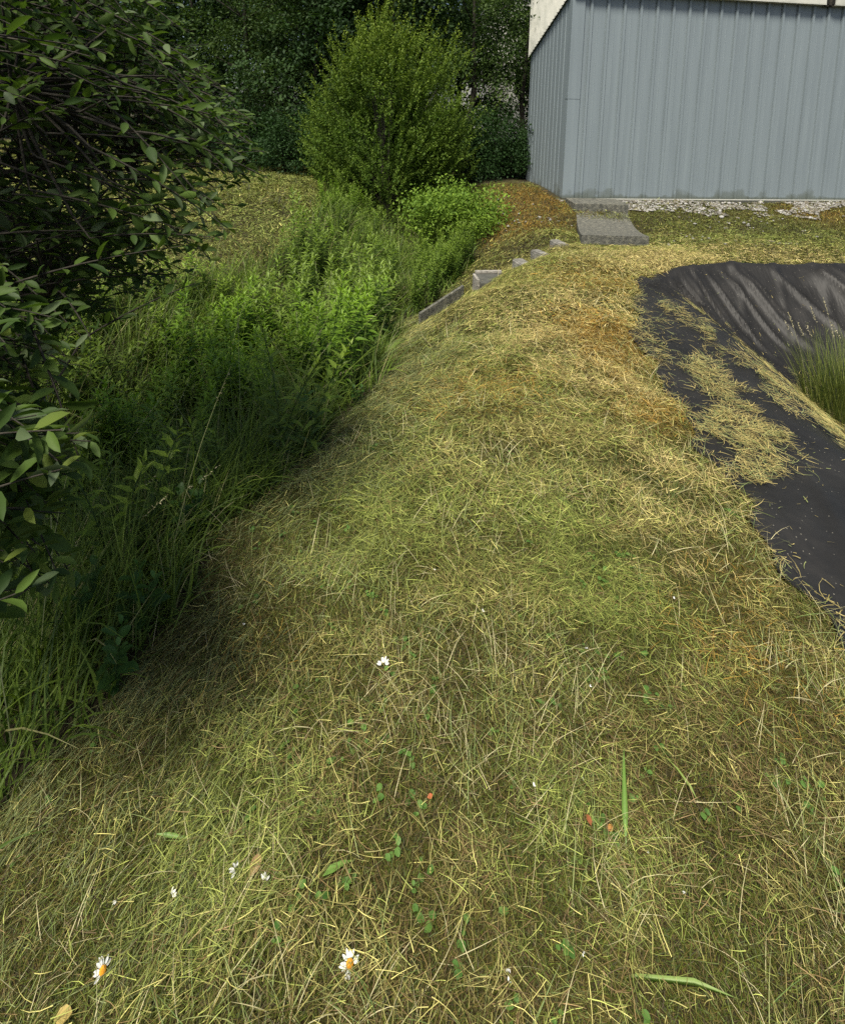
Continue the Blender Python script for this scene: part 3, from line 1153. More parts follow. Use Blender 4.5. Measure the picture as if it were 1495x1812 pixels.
# ------------------------------------------------------------------ rubble under the shed wall
def rubble():
    VV, FF, off = [], [], 0
    bm0 = bmesh.new()
    bmesh.ops.create_icosphere(bm0, subdivisions=1, radius=1)
    iv = np.array([v.co for v in bm0.verts]); fi = np.array([[v.index for v in f.verts] for f in bm0.faces])
    bm0.free()
    n = 11000
    u = rng.uniform(.95, 6.5, n)
    v = -.12 - rng.random(n) ** 1.2 * 1.5
    lim = np.interp(u, [.9, 2.5, 4.2, 5.2, 6.5], [.9, 1.4, 1.3, .8, .35])
    keep = (-v < lim * (.45 + .9 * fbm(u, v, .45, 111))) & (rng.random(n) < np.clip(2.2 * fbm(u, v, .18, 117) - .42, .08, 1)) & (fbm(u, v, .7, 123) > .33)
    ex = rng.random(n) < .03
    u, v = u[keep], v[keep]
    # a thin scatter in the swale
    m = 260
    u2, v2 = rng.uniform(-.2, 5.5, m), rng.uniform(-3.6, -1.2, m)
    k2 = (fbm(u2, v2, .6, 113) > .52)
    m3 = 90
    u3, v3 = rng.uniform(-1.7, -.05, m3), rng.uniform(-1.5, .6, m3)
    kk3 = fbm(u3, v3, .4, 119) > .5
    u3, v3 = u3[kk3], v3[kk3]
    u = np.concatenate([u, u2[k2], u3]); v = np.concatenate([v, v2[k2], v3])
    n = len(u)
    x = SHED_A[0] + u * .991 - v * .13
    y = SHED_A[1] + u * .13 + v * .991
    z = h(x, y)
    s = rng.uniform(.008, .026, n) * np.where(rng.random(n) < .08, 1.6, 1)
    S = s[:, None] * np.stack([rng.uniform(.8, 1.5, n), rng.uniform(.7, 1.2, n), rng.uniform(.45, .9, n)], -1)
    a = rng.uniform(0, 6.28, n)
    P = iv[None] * S[:, None] * rng.uniform(.75, 1.25, (n, len(iv), 1))
    X = P[..., 0] * np.cos(a)[:, None] - P[..., 1] * np.sin(a)[:, None]
    Y = P[..., 0] * np.sin(a)[:, None] + P[..., 1] * np.cos(a)[:, None]
    V = np.stack([X + x[:, None], Y + y[:, None], P[..., 2] + (z + s * .4)[:, None] + .02], -1).reshape(-1, 3)
    Q = (np.arange(n) * len(iv))[:, None, None] + fi[None]
    Q = Q.reshape(-1, 3)
    c = lerp((.13, .125, .11), (.36, .35, .33), rng.random(n))
    d = rng.random(n) < .42
    c[d] = lerp((.06, .055, .04), (.17, .15, .11), rng.random(n))[d]
    m_ = leafy('rubble_stone', .9, 0.0)
    o = mesh_np('gravel', V, Q, m_, col=rep(c, len(iv)))
    tag(o, 'whitish broken gravel along the foot of the shed wall', 'gravel', kind='stuff')


rubble()


# ------------------------------------------------------------------ trees behind
def crown_mesh(name, parent, rx, ry, rz_, zc, n_cl, per, leaf, c0, c1, light=.12, seed=0, taper=.0, cs=1.0):
    r = np.random.default_rng(seed)
    # cluster centres, biased to the outside of an uneven ellipsoid
    d = r.normal(size=(n_cl, 3)); d /= np.linalg.norm(d, axis=1)[:, None]
    rad = r.random(n_cl) ** .33 * .95
    lob = 1 + .22 * np.sin(3 * np.arctan2(d[:, 1], d[:, 0]) + seed) + .18 * np.sin(5 * d[:, 2] + seed * 2)
    C = d * (rad * lob)[:, None] * np.array([rx, ry, rz_])
    C[:, 0] *= 1 - taper * (C[:, 2] / rz_); C[:, 1] *= 1 - taper * (C[:, 2] / rz_)
    C[:, 2] += zc
    n = n_cl * per
    P = np.repeat(C, per, 0) + r.normal(size=(n, 3)) * np.array([.30, .30, .20]) * (rx / 2.2) ** .7 * cs
    D = r.normal(size=(n, 3)) + np.repeat(d, per, 0) * .8 + np.array([0, 0, -.2])
    U = r.normal(size=(n, 3)) * .6 + np.array([0, 0, 1])
    L = leaf * r.uniform(.6, 1.4, n)
    V, Q, k = leaves_np(P, D, U, L, L * .55, 'quad')
    tcl = np.repeat(r.random(n_cl), per)
    c = lerp(c0, c1, np.clip(.55 * tcl + .45 * r.random(n), 0, 1))
    return fix_tris(name, V, Q, M['leaf'], parent, rep(c, k))


def trunk_paths(hgt, r0, nb, spread, seed):
    r = random.Random(seed)
    paths = []
    P = [(0, 0, -.2)]
    x = y = 0
    for i in range(1, 9):
        x += r.uniform(-.08, .08); y += r.uniform(-.08, .08)
        P.append((x, y, hgt * i / 8))
    rr = [r0 * (1 - i / 10) for i in range(9)]
    paths.append((P, rr))
    for b in range(nb):
        i = r.randint(2, 7)
        a = r.uniform(0, 6.28)
        L = spread * r.uniform(.5, 1)
        s = np.array(P[i])
        q = [s + np.array([math.cos(a) * L * t, math.sin(a) * L * t, L * .7 * t - .15 * L * t * t]) for t in (0, .33, .66, 1)]
        paths.append((q, [rr[i] * .5, rr[i] * .35, rr[i] * .22, .008]))
    return paths


def tree_proto(name, hgt, rx, rzc, zc, n_cl, per, leaf, c0, c1, seed):
    t = empty(name, (0, 0, 0))
    V, Q = tubes_np(trunk_paths(hgt * .8, .11, 12, rx * .9, seed), 7)
    mesh_np('trunk', V, Q, M['bark'], t, smooth=True)
    crown_mesh('crown', t, rx, rx, rzc, zc, n_cl, per, leaf, c0, c1, seed=seed, cs=.8)
    return t


def copy_tree(o, parent=None):
    c = o.copy()
    COL.objects.link(c)
    if parent is not None: c.parent = parent
    for ch in o.children:
        copy_tree(ch, c)
    return c


protos = [
    tree_proto('broadleaf_tree', 8.5, 2.3, 4.0, 4.2, 240, 80, .12, (.012, .030, .009), (.035, .072, .018), 3),
    tree_proto('broadleaf_tree', 7.5, 2.1, 3.4, 3.5, 220, 80, .11, (.014, .034, .012), (.045, .085, .024), 8),
    tree_proto('broadleaf_tree', 9.5, 2.5, 4.6, 4.9, 260, 80, .13, (.010, .025, .008), (.030, .060, .016), 14),
    tree_proto('broadleaf_tree', 8.0, 2.2, 3.7, 3.9, 130, 110, .085, (.02, .045, .012), (.065, .105, .022), 19),
]
spots = [  # x, y, which, scale
    (-5.0, 16.2, 3, 1.0), (-2.9, 15.4, 1, .9), (-3.9, 15.9, 3, .8), (-1.0, 15.8, 2, .9), (1.2, 15.2, 3, .95), (2.6, 14.8, 3, .8),
    (-7.6, 18.5, 0, 1.0), (-10.5, 19.5, 2, 1.0), (-13.5, 20.5, 1, 1.1), (-16.5, 21, 0, 1.1), (-4.0, 19.5, 2, 1.1), (-.2, 19, 0, 1.1), (-2.2, 18.5, 1, 1.1),
    (4.3, 17.0, 1, .9), (-19.5, 20, 2, 1.1), (-6.2, 22.5, 0, 1.25), (-9.5, 23.5, 1, 1.3), (-13, 25, 2, 1.2), (-2.2, 23, 2, 1.2), (1.4, 23.5, 0, 1.25), (4.6, 24, 2, 1.2),
    (-17, 26, 0, 1.3), (-21, 26, 1, 1.4)]
used = [False] * 4
for x, y, w, s in spots:
    t = protos[w] if not used[w] else copy_tree(protos[w])
    used[w] = True
    t.location = (x, y, float(h(x, y)) - .05)
    t.rotation_euler = (0, 0, random.uniform(0, 6.28))
    t.scale = (s, s, s)
    front = y < 17
    if x > 1: lab = 'dark leafy tree of the wood between the round bush and the shed' if front else 'dark tree deep in the wood behind the gap left of the shed'
    elif x > -6: lab = 'dark leafy tree directly behind the round yellow-green bush' if front else 'dark tree deep in the wood behind the round bush'
    else: lab = 'dark tree of the wood beyond the mown meadow, behind the overhanging sallow'
    tag(t, lab, 'tree', 'trees of the wood behind the ditch')

# low dark undergrowth at the wood's foot
for k, (x, y, s) in enumerate([(-3.3, 13.6, .8), (-2.3, 13.9, .9), (.9, 13.4, .9), (1.7, 13.8, .85), (-4.6, 14.6, .9), (2.5, 13.6, .7), (-6.3, 16.2, 1.0)]):
    if k == 0:
        u0 = t = empty('undergrowth_shrub', (0, 0, 0))
        V, Q = tubes_np([([(0, 0, -.1), (a * .2, b * .2, .5), (a * .6, b * .6, 1.1)], [.03, .02, .006]) for a, b in ((1, 0), (-.6, .8), (-.5, -.9), (.2, .3), (.7, -.6))], 5)
        mesh_np('stem', V, Q, M['bark'], t)
        crown_mesh('foliage', t, 1.0, .9, 1.0, .9, 110, 70, .075, (.012, .032, .009), (.035, .075, .02), seed=5)
    else:
        t = copy_tree(u0)
    t.location = (x, y, float(h(x, y)))
    t.rotation_euler = (0, 0, k * 1.3)
    t.scale = (s, s, s)
    tag(t, 'low dark shrub in the shade at the foot of the wood', 'shrub', 'shrubs at the foot of the wood')


# ------------------------------------------------------------------ the round bush
def make_bush():
    cx, cy = -.78, 12.3
    gz = float(h(cx, cy))
    t = empty('round_bush', (cx, cy, gz))
    tag(t, 'large rounded yellow-green bush standing alone in front of the dark wood', 'bush')
    r = np.random.default_rng(21)
    # shoots
    ns = 4200
    d = r.normal(size=(ns, 3)); d /= np.linalg.norm(d, axis=1)[:, None]
    d[:, 2] = np.abs(d[:, 2]) * r.choice([1, -1.0, -.7], ns)
    rad = .40 + .60 * r.random(ns) ** .6
    zc, rz_, rx = 1.82, 2.15, 1.80
    cent = r.normal(size=(90, 3)); cent /= np.linalg.norm(cent, axis=1)[:, None]
    wch = r.integers(0, 90, ns)
    pull = r.random(ns) < .8
    d[pull] = d[pull] * .28 + cent[wch[pull]]
    d /= np.linalg.norm(d, axis=1)[:, None]
    lobsize = r.uniform(.78, 1.08, 90)[wch]
    lob = lobsize * (1 + .08 * np.sin(3 * np.arctan2(d[:, 1], d[:, 0]) + 1) + .09 * np.sin(7 * np.arctan2(d[:, 1], d[:, 0])) + .05 * r.normal(size=ns))
    C = d * (rad * lob)[:, None]
    hz = C[:, 2]
    wprof = np.where(hz > 0, np.sqrt(np.clip(1 - np.clip(hz, 0, 1) ** 2 * .25, 0, 1)), 1)
    C = np.stack([C[:, 0] * rx * wprof, C[:, 1] * rx * wprof, C[:, 2] * rz_ + zc], -1)
    SD = d * np.array([.6, .6, .5]) + np.array([0, 0, .75]) + r.normal(size=(ns, 3)) * .18
    SD /= np.linalg.norm(SD, axis=1)[:, None]
    per = 34
    tt = np.tile(np.linspace(0, 1, per), ns)
    Ls = np.repeat(r.uniform(.28, .55, ns), per)
    P = np.repeat(C, per, 0) + np.repeat(SD, per, 0) * (tt * Ls)[:, None] + r.normal(size=(ns * per, 3)) * .012
    n = len(P)
    D = r.normal(size=(n, 3)) * .8 + np.repeat(SD, per, 0) * .7
    U = r.normal(size=(n, 3)) * .4 + np.array([0, 0, 1])
    L = .068 * r.uniform(.6, 1.25, n) * (1.1 - .45 * tt)
    V, Q, k = leaves_np(P, D, U, L, L * .42, 'quad')
    young_lit = np.clip(np.repeat(rad, per) - .45, 0, 1) * .9 * tt + .25 * r.random(n)
    hi = np.clip((P[:, 2] - 1.6) / 2.4, 0, 1)   # top light put into the leaf colour: paler with height
    young_lit = np.clip(young_lit * (.55 + .75 * hi), 0, 1)
    c = lerp((.045, .092, .012), (.23, .30, .04), young_lit) * r.uniform(.8, 1.2, n)[:, None]
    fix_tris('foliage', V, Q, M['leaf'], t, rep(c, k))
    paths = []
    for a in range(26):
        i = r.integers(ns)
        e = C[i]
        paths.append(([(r.normal() * .12, r.normal() * .12, -.1), tuple(e * np.array([.3, .3, .45])), tuple(e * np.array([.7, .7, .8])), tuple(e)], [.035, .025, .014, .005]))
    V, Q = tubes_np(paths, 5)
    mesh_np('stem', V, Q, M['bark'], t)


make_bush()


# ------------------------------------------------------------------ herbs in the ditch
def herb_proto(name, hgt, nl, L0, c0, c1, lean, seed, kind='lance', stems=1):
    r = np.random.default_rng(seed)
    t = empty(name, (0, 0, 0))
    PP, DD, LL, TT, paths = [], [], [], [], []
    for s in range(stems):
        a0 = r.uniform(0, 6.28)
        hh = hgt * r.uniform(.8, 1.1)
        l = lean * r.uniform(.5, 1.4)
        bx, by = (r.normal(size=2) * .05) if stems > 1 else (0, 0)
        pth = [np.array([bx + math.cos(a0) * l * u * u, by + math.sin(a0) * l * u * u, hh * u]) for u in np.linspace(0, 1, 7)]
        paths.append((pth, np.linspace(.0045, .0015, 7)))
        u = np.linspace(.12, 1.0, nl) ** .85
        base = np.stack([np.interp(u, np.linspace(0, 1, 7), [p[i] for p in pth]) for i in range(3)], -1)
        az = np.arange(nl) * 2.4 + r.normal(size=nl) * .3
        el = np.interp(u, [0, .8, 1], [.05, .45, 1.1]) + r.normal(size=nl) * .15
        D = np.stack([np.cos(az) * np.cos(el), np.sin(az) * np.cos(el), np.sin(el)], -1)
        PP.append(base); DD.append(D); TT.append(u)
        LL.append(L0 * np.interp(u, [0, .5, .9, 1], [.7, 1, .75, .45]) * r.uniform(.8, 1.2, nl))
    P = np.concatenate(PP); D = np.concatenate(DD); L = np.concatenate(LL); u = np.concatenate(TT)
    U = np.tile([0, 0, 1.0], (len(P), 1)) + r.normal(size=(len(P), 3)) * .15
    V, Q, k = leaves_np(P, D, U, L, L * (.29 if kind == 'lance' else .6), kind)
    c = lerp(c0, c1, np.clip(u ** 2 * .8 + .2 * r.random(len(u)), 0, 1)) * r.uniform(.85, 1.15, len(u))[:, None]
    fix_tris('foliage', V, Q, M['herb'], t, rep(c, k), smooth=True)
    V, Q = tubes_np(paths, 4)
    mesh_np('stem', V, Q, M['herb'], t, col=np.tile([.05, .09, .025], (len(V), 1)))
    return t


herbs_bright = [herb_proto('leafy_herb', .80, 46, .11, (.045, .10, .012), (.22, .36, .03), .12, 30 + i, stems=2) for i in range(3)]
herbs_grey = [herb_proto('leafy_herb', .85, 38, .125, (.045, .09, .016), (.22, .31, .05), .10, 40 + i, stems=2) for i in range(3)]
herbs_yel = [herb_proto('leafy_herb', .7, 54, .075, (.045, .10, .014), (.19, .27, .035), .15, 50 + i, stems=3) for i in range(3)]
first = {}


def plant(protos_, x, y, s, label, group, cat='herb', name=None):
    i = random.randrange(len(protos_))
    p = protos_[i]
    t = p if p.name not in first else copy_tree(p)
    first[p.name] = 1
    t.location = (x, y, float(h(x, y)) - .01)
    t.rotation_euler = (random.uniform(-.08, .08), random.uniform(-.08, .08), random.uniform(0, 6.28))
    t.scale = (s, s, s)
    tag(t, label, cat, group)


def scatter(protos_, n, box, s0, s1, label, group, cond=None):
    c = 0
    tries = 0
    while c < n and tries < n * 60:
        tries += 1
        x, y = random.uniform(box[0], box[1]), random.uniform(box[2], box[3])
        if cond and not cond(x, y): continue
        plant(protos_, x, y, random.uniform(s0, s1), label, group)
        c += 1


inditch = lambda x, y: veg_l(y) < x < veg_r(y) - .05 and math.hypot(x + .05, y - 6.4) > .5
scatter(herbs_bright, 105, (-2.1, -.35, 3.3, 5.4), .75, 1.15, 'bright green leafy herb in the dense clump where the ditch meets the mown slope', 'bright herbs beside the slope', inditch)
scatter(herbs_grey, 74, (-1.7, -.1, 4.8, 7.6), .75, 1.15, 'grey-green narrow-leaved herb in the ditch left of the drain channel', 'grey-green herbs along the ditch', inditch)
scatter(herbs_yel, 60, (-.1, 1.05, 7.2, 9.9), .7, 1.05, 'yellow-green leafy herb in the clump above the channel, below the orange bank', 'yellow-green herbs below the shed bank', inditch)
scatter(herbs_grey, 40, (-1.7, 0.2, 7.8, 11.0), .45, .8, 'leafy herb in the ditch at the foot of the round bush', 'herbs below the round bush', inditch)
scatter(herbs_bright, 30, (-1.9, -.6, 8.0, 11.4), .4, .7, 'fresh green herb on the far edge of the ditch beside the mown mound', 'herbs beside the mound', inditch)


herbs_wild = [herb_proto('ditch_weed', 0.55, 32, .085, (.05, .10, .014), (.24, .34, .04), .18, 70 + i, stems=3) for i in range(3)]
scatter(herbs_wild, 60, (-3.6, -.6, 1.6, 4.2), .7, 1.25, 'mid-green weed among the tall grass of the near ditch, under the sallow', 'weeds of the near ditch', inditch)
scatter(herbs_wild, 60, (-4.2, -1.0, 4.0, 6.2), .8, 1.3, 'mid-green weed among the tall grass in the middle of the ditch', 'weeds of the middle ditch', inditch)
dome = empty('leafy_shrub', (.62, 9.9, float(h(.62, 9.9))))
tag(dome, 'low rounded bright yellow-green shrub at the foot of the orange bank', 'shrub')
V, Q = tubes_np([([(0, 0, -.1), (a * .1, b * .1, .3), (a * .4, b * .4, .75)], [.014, .010, .004]) for a, b in ((1, 0), (-.6, .8), (-.5, -.9), (.2, .3), (.7, -.6))], 5)
mesh_np('stem', V, Q, M['bark'], dome)
crown_mesh('foliage', dome, .85, .75, .55, .5, 170, 90, .055, (.05, .11, .015), (.20, .30, .035), seed=9)

# ------------------------------------------------------------------ broad dock leaves low in the ditch
def dock():
    first_ = None
    for k, (px, py, dz, s) in enumerate([(560, 760, .05, .8), (500, 700, .2, .7), (220, 1090, .1, .8), (150, 1060, .2, .8), (640, 690, .1, .45), (190, 1170, .1, .7), (320, 900, .2, .8), (430, 700, .2, 1.0)]):
        p = ground_at(px, py, dz)
        if first_ is None:
            t = first_ = herb_proto('dock_plant', .30, 11, .085, (.03, .075, .014), (.06, .13, .022), .06, 61, kind='ovate', stems=2)
        else:
            t = copy_tree(first_)
        t.location = (p[0], p[1], float(h(p[0], p[1])))
        t.rotation_euler = (0, 0, k * 1.9)
        t.scale = (s, s, s)
        tag(t, 'broad-leaved dark green plant low among the tall grass of the ditch', 'plant', 'broad-leaved plants in the ditch')


dock()


# ------------------------------------------------------------------ flowering grass heads
def grass_stems():
    VV, QQ, CC, off = [], [], [], 0
    n = 170
    x = rng.uniform(-2.6, -.4, n); y = rng.uniform(1.2, 6.0, n)
    k = (x < veg_r(y)) & (x > veg_l(y))
    x, y = x[k], y[k]; n = len(x)
    L = rng.uniform(.65, 1.05, n)
    az = rng.normal(.5, 1.2, n)
    V, Q = ribbons(np.stack([x, y, h(x, y)], -1), az, L, .0028, rng.uniform(1.1, 1.5, n), -rng.uniform(.1, .8, n), segs=6, flat=.5, tip=.6)
    VV.append(V); QQ.append(Q); CC.append(np.tile([.22, .24, .11], (len(V), 1))); off = len(V)
    tips = V.reshape(n, 7, 2, 3).mean(2)
    A, B = tips[:, 5], tips[:, 6]
    m = 16
    tt = rng.random((n, m))
    P = (A[:, None] * (1 - tt[..., None]) + B[:, None] * tt[..., None] * 1.0).reshape(-1, 3)
    D = np.repeat((B - A), m, 0) * 6 + rng.normal(size=(n * m, 3)) * .5
    V2, Q2, kk = leaves_np(P, D, rng.normal(size=(n * m, 3)) + [0, 0, 1], np.full(n * m, .011), np.full(n * m, .003), 'quad')
    VV.append(V2); QQ.append(Q2 + off)
    CC.append(rep(lerp((.24, .22, .12), (.42, .38, .24), rng.random(n * m)), kk))
    o = mesh_np('seeding_grass', np.concatenate(VV), np.concatenate(QQ), M['hay'], col=np.concatenate(CC))
    tag(o, 'pale seeding grass stems rising from the ditch', 'grass', kind='stuff')


grass_stems()


# ------------------------------------------------------------------ reeds in the basin
def reed_clump():
    p = at(1490, 765, 3.95)
    x0, y0 = 3.42, 4.1
    t = empty('rush_clump', (x0, y0, -.64))
    tag(t, 'upright green rush clump growing in the silt of the lined basin', 'rushes')
    n = 1100
    r = rng.random(n) ** .5 * .30
    a = rng.uniform(0, 6.28, n)
    P = np.stack([np.cos(a) * r * 1.3, np.sin(a) * r, np.zeros(n)], -1)
    V, Q = ribbons(P, a + rng.normal(0, .6, n), rng.uniform(.35, .66, n), .005, 1.5 - r * .8, -rng.uniform(0, .5, n), segs=5, flat=.5, tip=.1)
    c = lerp((.05, .085, .014), (.17, .19, .04), rng.random(n))
    mesh_np('blades', V, Q, M['grass'], t, col=rep(c, 12))
    n = 16
    r = rng.random(n) ** .5 * .3
    a = rng.uniform(0, 6.28, n)
    P = np.stack([np.cos(a) * r * 1.3, np.sin(a) * r, np.zeros(n)], -1)
    V, Q = ribbons(P, a + rng.normal(0, .5, n), rng.uniform(.65, .85, n), .003, 1.45, -rng.uniform(.1, .7, n), segs=6, flat=.5, tip=.6)
    tips = V.reshape(n, 7, 2, 3).mean(2)
    m = 40
    tt = rng.random((n, m))
    P2 = (tips[:, 5][:, None] * (1 - tt[..., None]) + tips[:, 6][:, None] * tt[..., None]).reshape(-1, 3)
    V2, Q2, kk = leaves_np(P2, rng.normal(size=(n * m, 3)) * .6 + [0, 0, .6], rng.normal(size=(n * m, 3)), np.full(n * m, .012), np.full(n * m, .005), 'quad')
    mesh_np('seed_stems', np.concatenate([V, V2]), np.concatenate([Q, Q2 + len(V)]), M['hay'], t,
            col=np.concatenate([np.tile([.30, .29, .14], (len(V), 1)), np.tile([.42, .38, .24], (len(V2), 1))]))


reed_clump()


# ------------------------------------------------------------------ overhanging sallow on the left
def make_sallow():
    base = np.array([-3.1, 1.9, 0.0]); base[2] = float(h(base[0], base[1])) - .1
    t = empty('sallow_tree', tuple(base))
    tag(t, 'overhanging sallow with dark glossy oval leaves filling the left edge of the view', 'tree')
    r = np.random.default_rng(77)

    def bez(a, b, sag, n=8):
        a, b = np.array(a, float), np.array(b, float)
        u = np.linspace(0, 1, n)[:, None]
        P = a * (1 - u) + b * u
        P[:, 2] += sag * 4 * (u[:, 0] * (1 - u[:, 0]))
        P[1:-1] += r.normal(size=(n - 2, 3)) * .015
        return P
    limbs = []
    trunk = bez(base, base + [.25, .1, 2.0], 0, 7)
    limbs.append((trunk, np.linspace(.10, .07, 7)))
    heads = [(at(-150, 320, 2.2), at(215, 285, 2.0), .02), (at(-300, 100, 2.4), at(150, 60, 2.3), .1), (at(-300, -200, 2.6), at(250, -60, 2.6), .1),
             (at(-300, 450, 2.0), at(160, 400, 2.1), .05), (at(-300, 600, 1.8), at(90, 520, 1.9), .05), (at(-300, 250, 3.2), at(240, 120, 3.2), .1),
             (at(-400, 700, 1.3), at(40, 720, 1.15), .03), (at(-300, 900, 1.4), at(60, 850, 1.25), .03), (at(-200, -500, 2.0), at(200, -250, 2.2), .2),
             (at(-300, 350, 3.6), at(150, 180, 3.8), .1), (at(-500, 100, 1.6), at(20, 150, 1.5), .1), (at(-500, -300, 1.2), at(-100, -300, 1.4), .2),
             (at(-300, 560, 3.0), at(130, 470, 3.0), .05)]
    for a, b, sg in heads:
        att = trunk[r.integers(2, 7)]
        p1 = bez(att, a, .1, 6)
        p2 = bez(a, b, sg, 9)
        limbs.append((np.concatenate([p1, p2[1:]]), np.concatenate([np.linspace(.045, .022, 6), np.linspace(.021, .004, 8)])))
    LP = np.concatenate([l[0] for l in limbs[1:]])
    twigs, leafP, leafD, leafL, leafT = [], [], [], [], []
    zones = [  # polygon, n, depth range, leaf length
        ([(-120, -150), (280, -120), (340, 20), (390, 90), (430, 150), (440, 200), (330, 215), (-120, 215)], 470, 1.7, 3.3, .066),
        ([(-120, -150), (200, -120), (260, 60), (200, 160), (-120, 200)], 120, 1.3, 2.0, .068),
        ([(60, 150), (430, 170), (455, 255), (380, 300), (300, 270), (200, 225)], 55, 1.7, 2.4, .062),
        ([(-120, 230), (250, 230), (320, 340), (-120, 340)], 60, 1.8, 3.4, .06),
        ([(200, 300), (440, 300), (390, 430), (250, 440)], 30, 1.5, 2.0, .068),
        ([(-120, 330), (200, 330), (330, 400), (300, 500), (150, 560), (-120, 600)], 300, 1.8, 3.0, .066),
        ([(-120, 580), (170, 560), (120, 680), (-120, 700)], 110, 1.3, 2.4, .064),
        ([(-120, 660), (90, 680), (190, 760), (100, 810), (-120, 820)], 60, .9, 1.3, .088),
        ([(-120, 800), (120, 850), (150, 920), (110, 1040), (-120, 1080)], 52, .95, 1.4, .08),
        ([(-120, 440), (80, 470), (120, 600), (-120, 640)], 34, 1.0, 1.3, .07),
        # above and beside the frame; the overhead part added to shade the ditch
        ([(-900, -900), (150, -900), (250, -160), (-900, -160)], 330, 1.6, 3.2, .07),
        ([(-900, -150), (-130, -150), (-130, 600), (-900, 600)], 260, 1.3, 2.6, .07)]
    zones += [('box', 70, (-4.2, -1.7), (.8, 2.7), .07), ('box', 170, (-4.4, -1.95), (-1.5, .8), .07), ('box', 330, (-3.2, -1.75), (-.6, .9), .07)]  # unseen overhead twigs, added to darken the ditch and left bank
    zones += [([(380, 120), (450, 150), (485, 290), (430, 320), (390, 250)], 30, 1.6, 2.2, .058), ([(300, 330), (420, 380), (360, 480), (280, 460)], 10, 1.5, 2.0, .06)]
    for poly, n, d0, d1, L0 in zones:
        if poly == 'box':
            pa = np.zeros((2, 2))
        else:
            pa = np.array(poly)
        isbox = poly == 'box'
        c = 0
        while c < n:
            if isbox:
                tip = np.array([r.uniform(*d0), r.uniform(*d1), r.uniform(2.35, 3.7)])
                if tip[2] < 1.9 + .25 * max(0, tip[1]): continue
            else:
                px = r.uniform(pa[:, 0].min(), pa[:, 0].max()); py = r.uniform(pa[:, 1].min(), pa[:, 1].max())
                if not inpoly(np.array(px), np.array(py), poly): continue
                tip = at(px, py, r.uniform(d0, d1))
            c += 1
            # twig direction: out to the right, drooping a little
            sl = r.uniform(.28, .5)
            dr = np.array([1.0, r.normal() * .5, r.normal() * .35 - .12])
            dr /= np.linalg.norm(dr)
            b = tip - dr * sl
            dd = np.linalg.norm(LP - b, axis=1) + np.maximum(0, (LP[:, 0] - b[0])) * 2
            a = LP[dd.argmin()]
            m = 5
            u = np.linspace(0, 1, m)[:, None]
            conn = a * (1 - u) + b * u
            conn[1:-1, 2] += r.normal() * .02
            k = 6
            u = np.linspace(0, 1, k)[:, None]
            tw = b + dr * sl * u + np.array([0, 0, -.05]) * u ** 2
            if np.linalg.norm(a - b) < 1.0:
                twigs.append((np.concatenate([conn, tw[1:]]), np.concatenate([np.linspace(.0055, .0032, m), np.linspace(.003, .0012, k - 1)])))
            else:
                twigs.append((tw, np.linspace(.003, .0012, k)))
            nl = r.integers(11, 17)
            uu = np.linspace(.08, 1.0, nl)
            P = np.stack([np.interp(uu, u[:, 0], tw[:, i]) for i in range(3)], -1)
            az = np.arange(nl) * 2.5 + r.uniform(0, 6)
            s1 = np.cross(dr, [0, 0, 1.0]); s1 /= np.linalg.norm(s1)
            s2 = np.cross(s1, dr)
            D = dr * .75 + (np.cos(az)[:, None] * s1 * .9 + np.sin(az)[:, None] * s2 * .5) + r.normal(size=(nl, 3)) * .15
            leafP.append(P); leafD.append(D)
            leafL.append(L0 * .88 * np.interp(uu, [0, .6, 1], [.9, 1.05, .6]) * r.uniform(.7, 1.2, nl))
            leafT.append(uu * .75 + r.random() * .3)
    P = np.concatenate(leafP); D = np.concatenate(leafD); L = np.concatenate(leafL); T = np.concatenate(leafT)
    n = len(P)
    U = np.array([0, 0, 1.0]) + r.normal(size=(n, 3)) * .75
    V, Q, k = leaves_np(P, D, U, L, L * r.uniform(.28, .42, n), 'ovate')
    y = np.clip((T - .82) * 5, 0, 1) * (r.random(n) < .35)
    c = lerp((.026, .055, .011), (.075, .125, .022), r.random(n))
    c = add_rgb(c, (.16, .21, .04), y * .9)
    back = r.random(n) < .12
    c[back] = lerp((.06, .09, .04), (.11, .15, .07), r.random(n))[back]
    fix_tris('foliage', V - base, Q, M['sallow'], t, rep(c, k), smooth=True)
    V, Q = tubes_np(limbs, 7)
    mesh_np('trunk', V - base, Q, M['bark'], t, smooth=True)
    V, Q = tubes_np(twigs, 4)
    mesh_np('twigs', V - base, Q, M['bark'], t)


make_sallow()


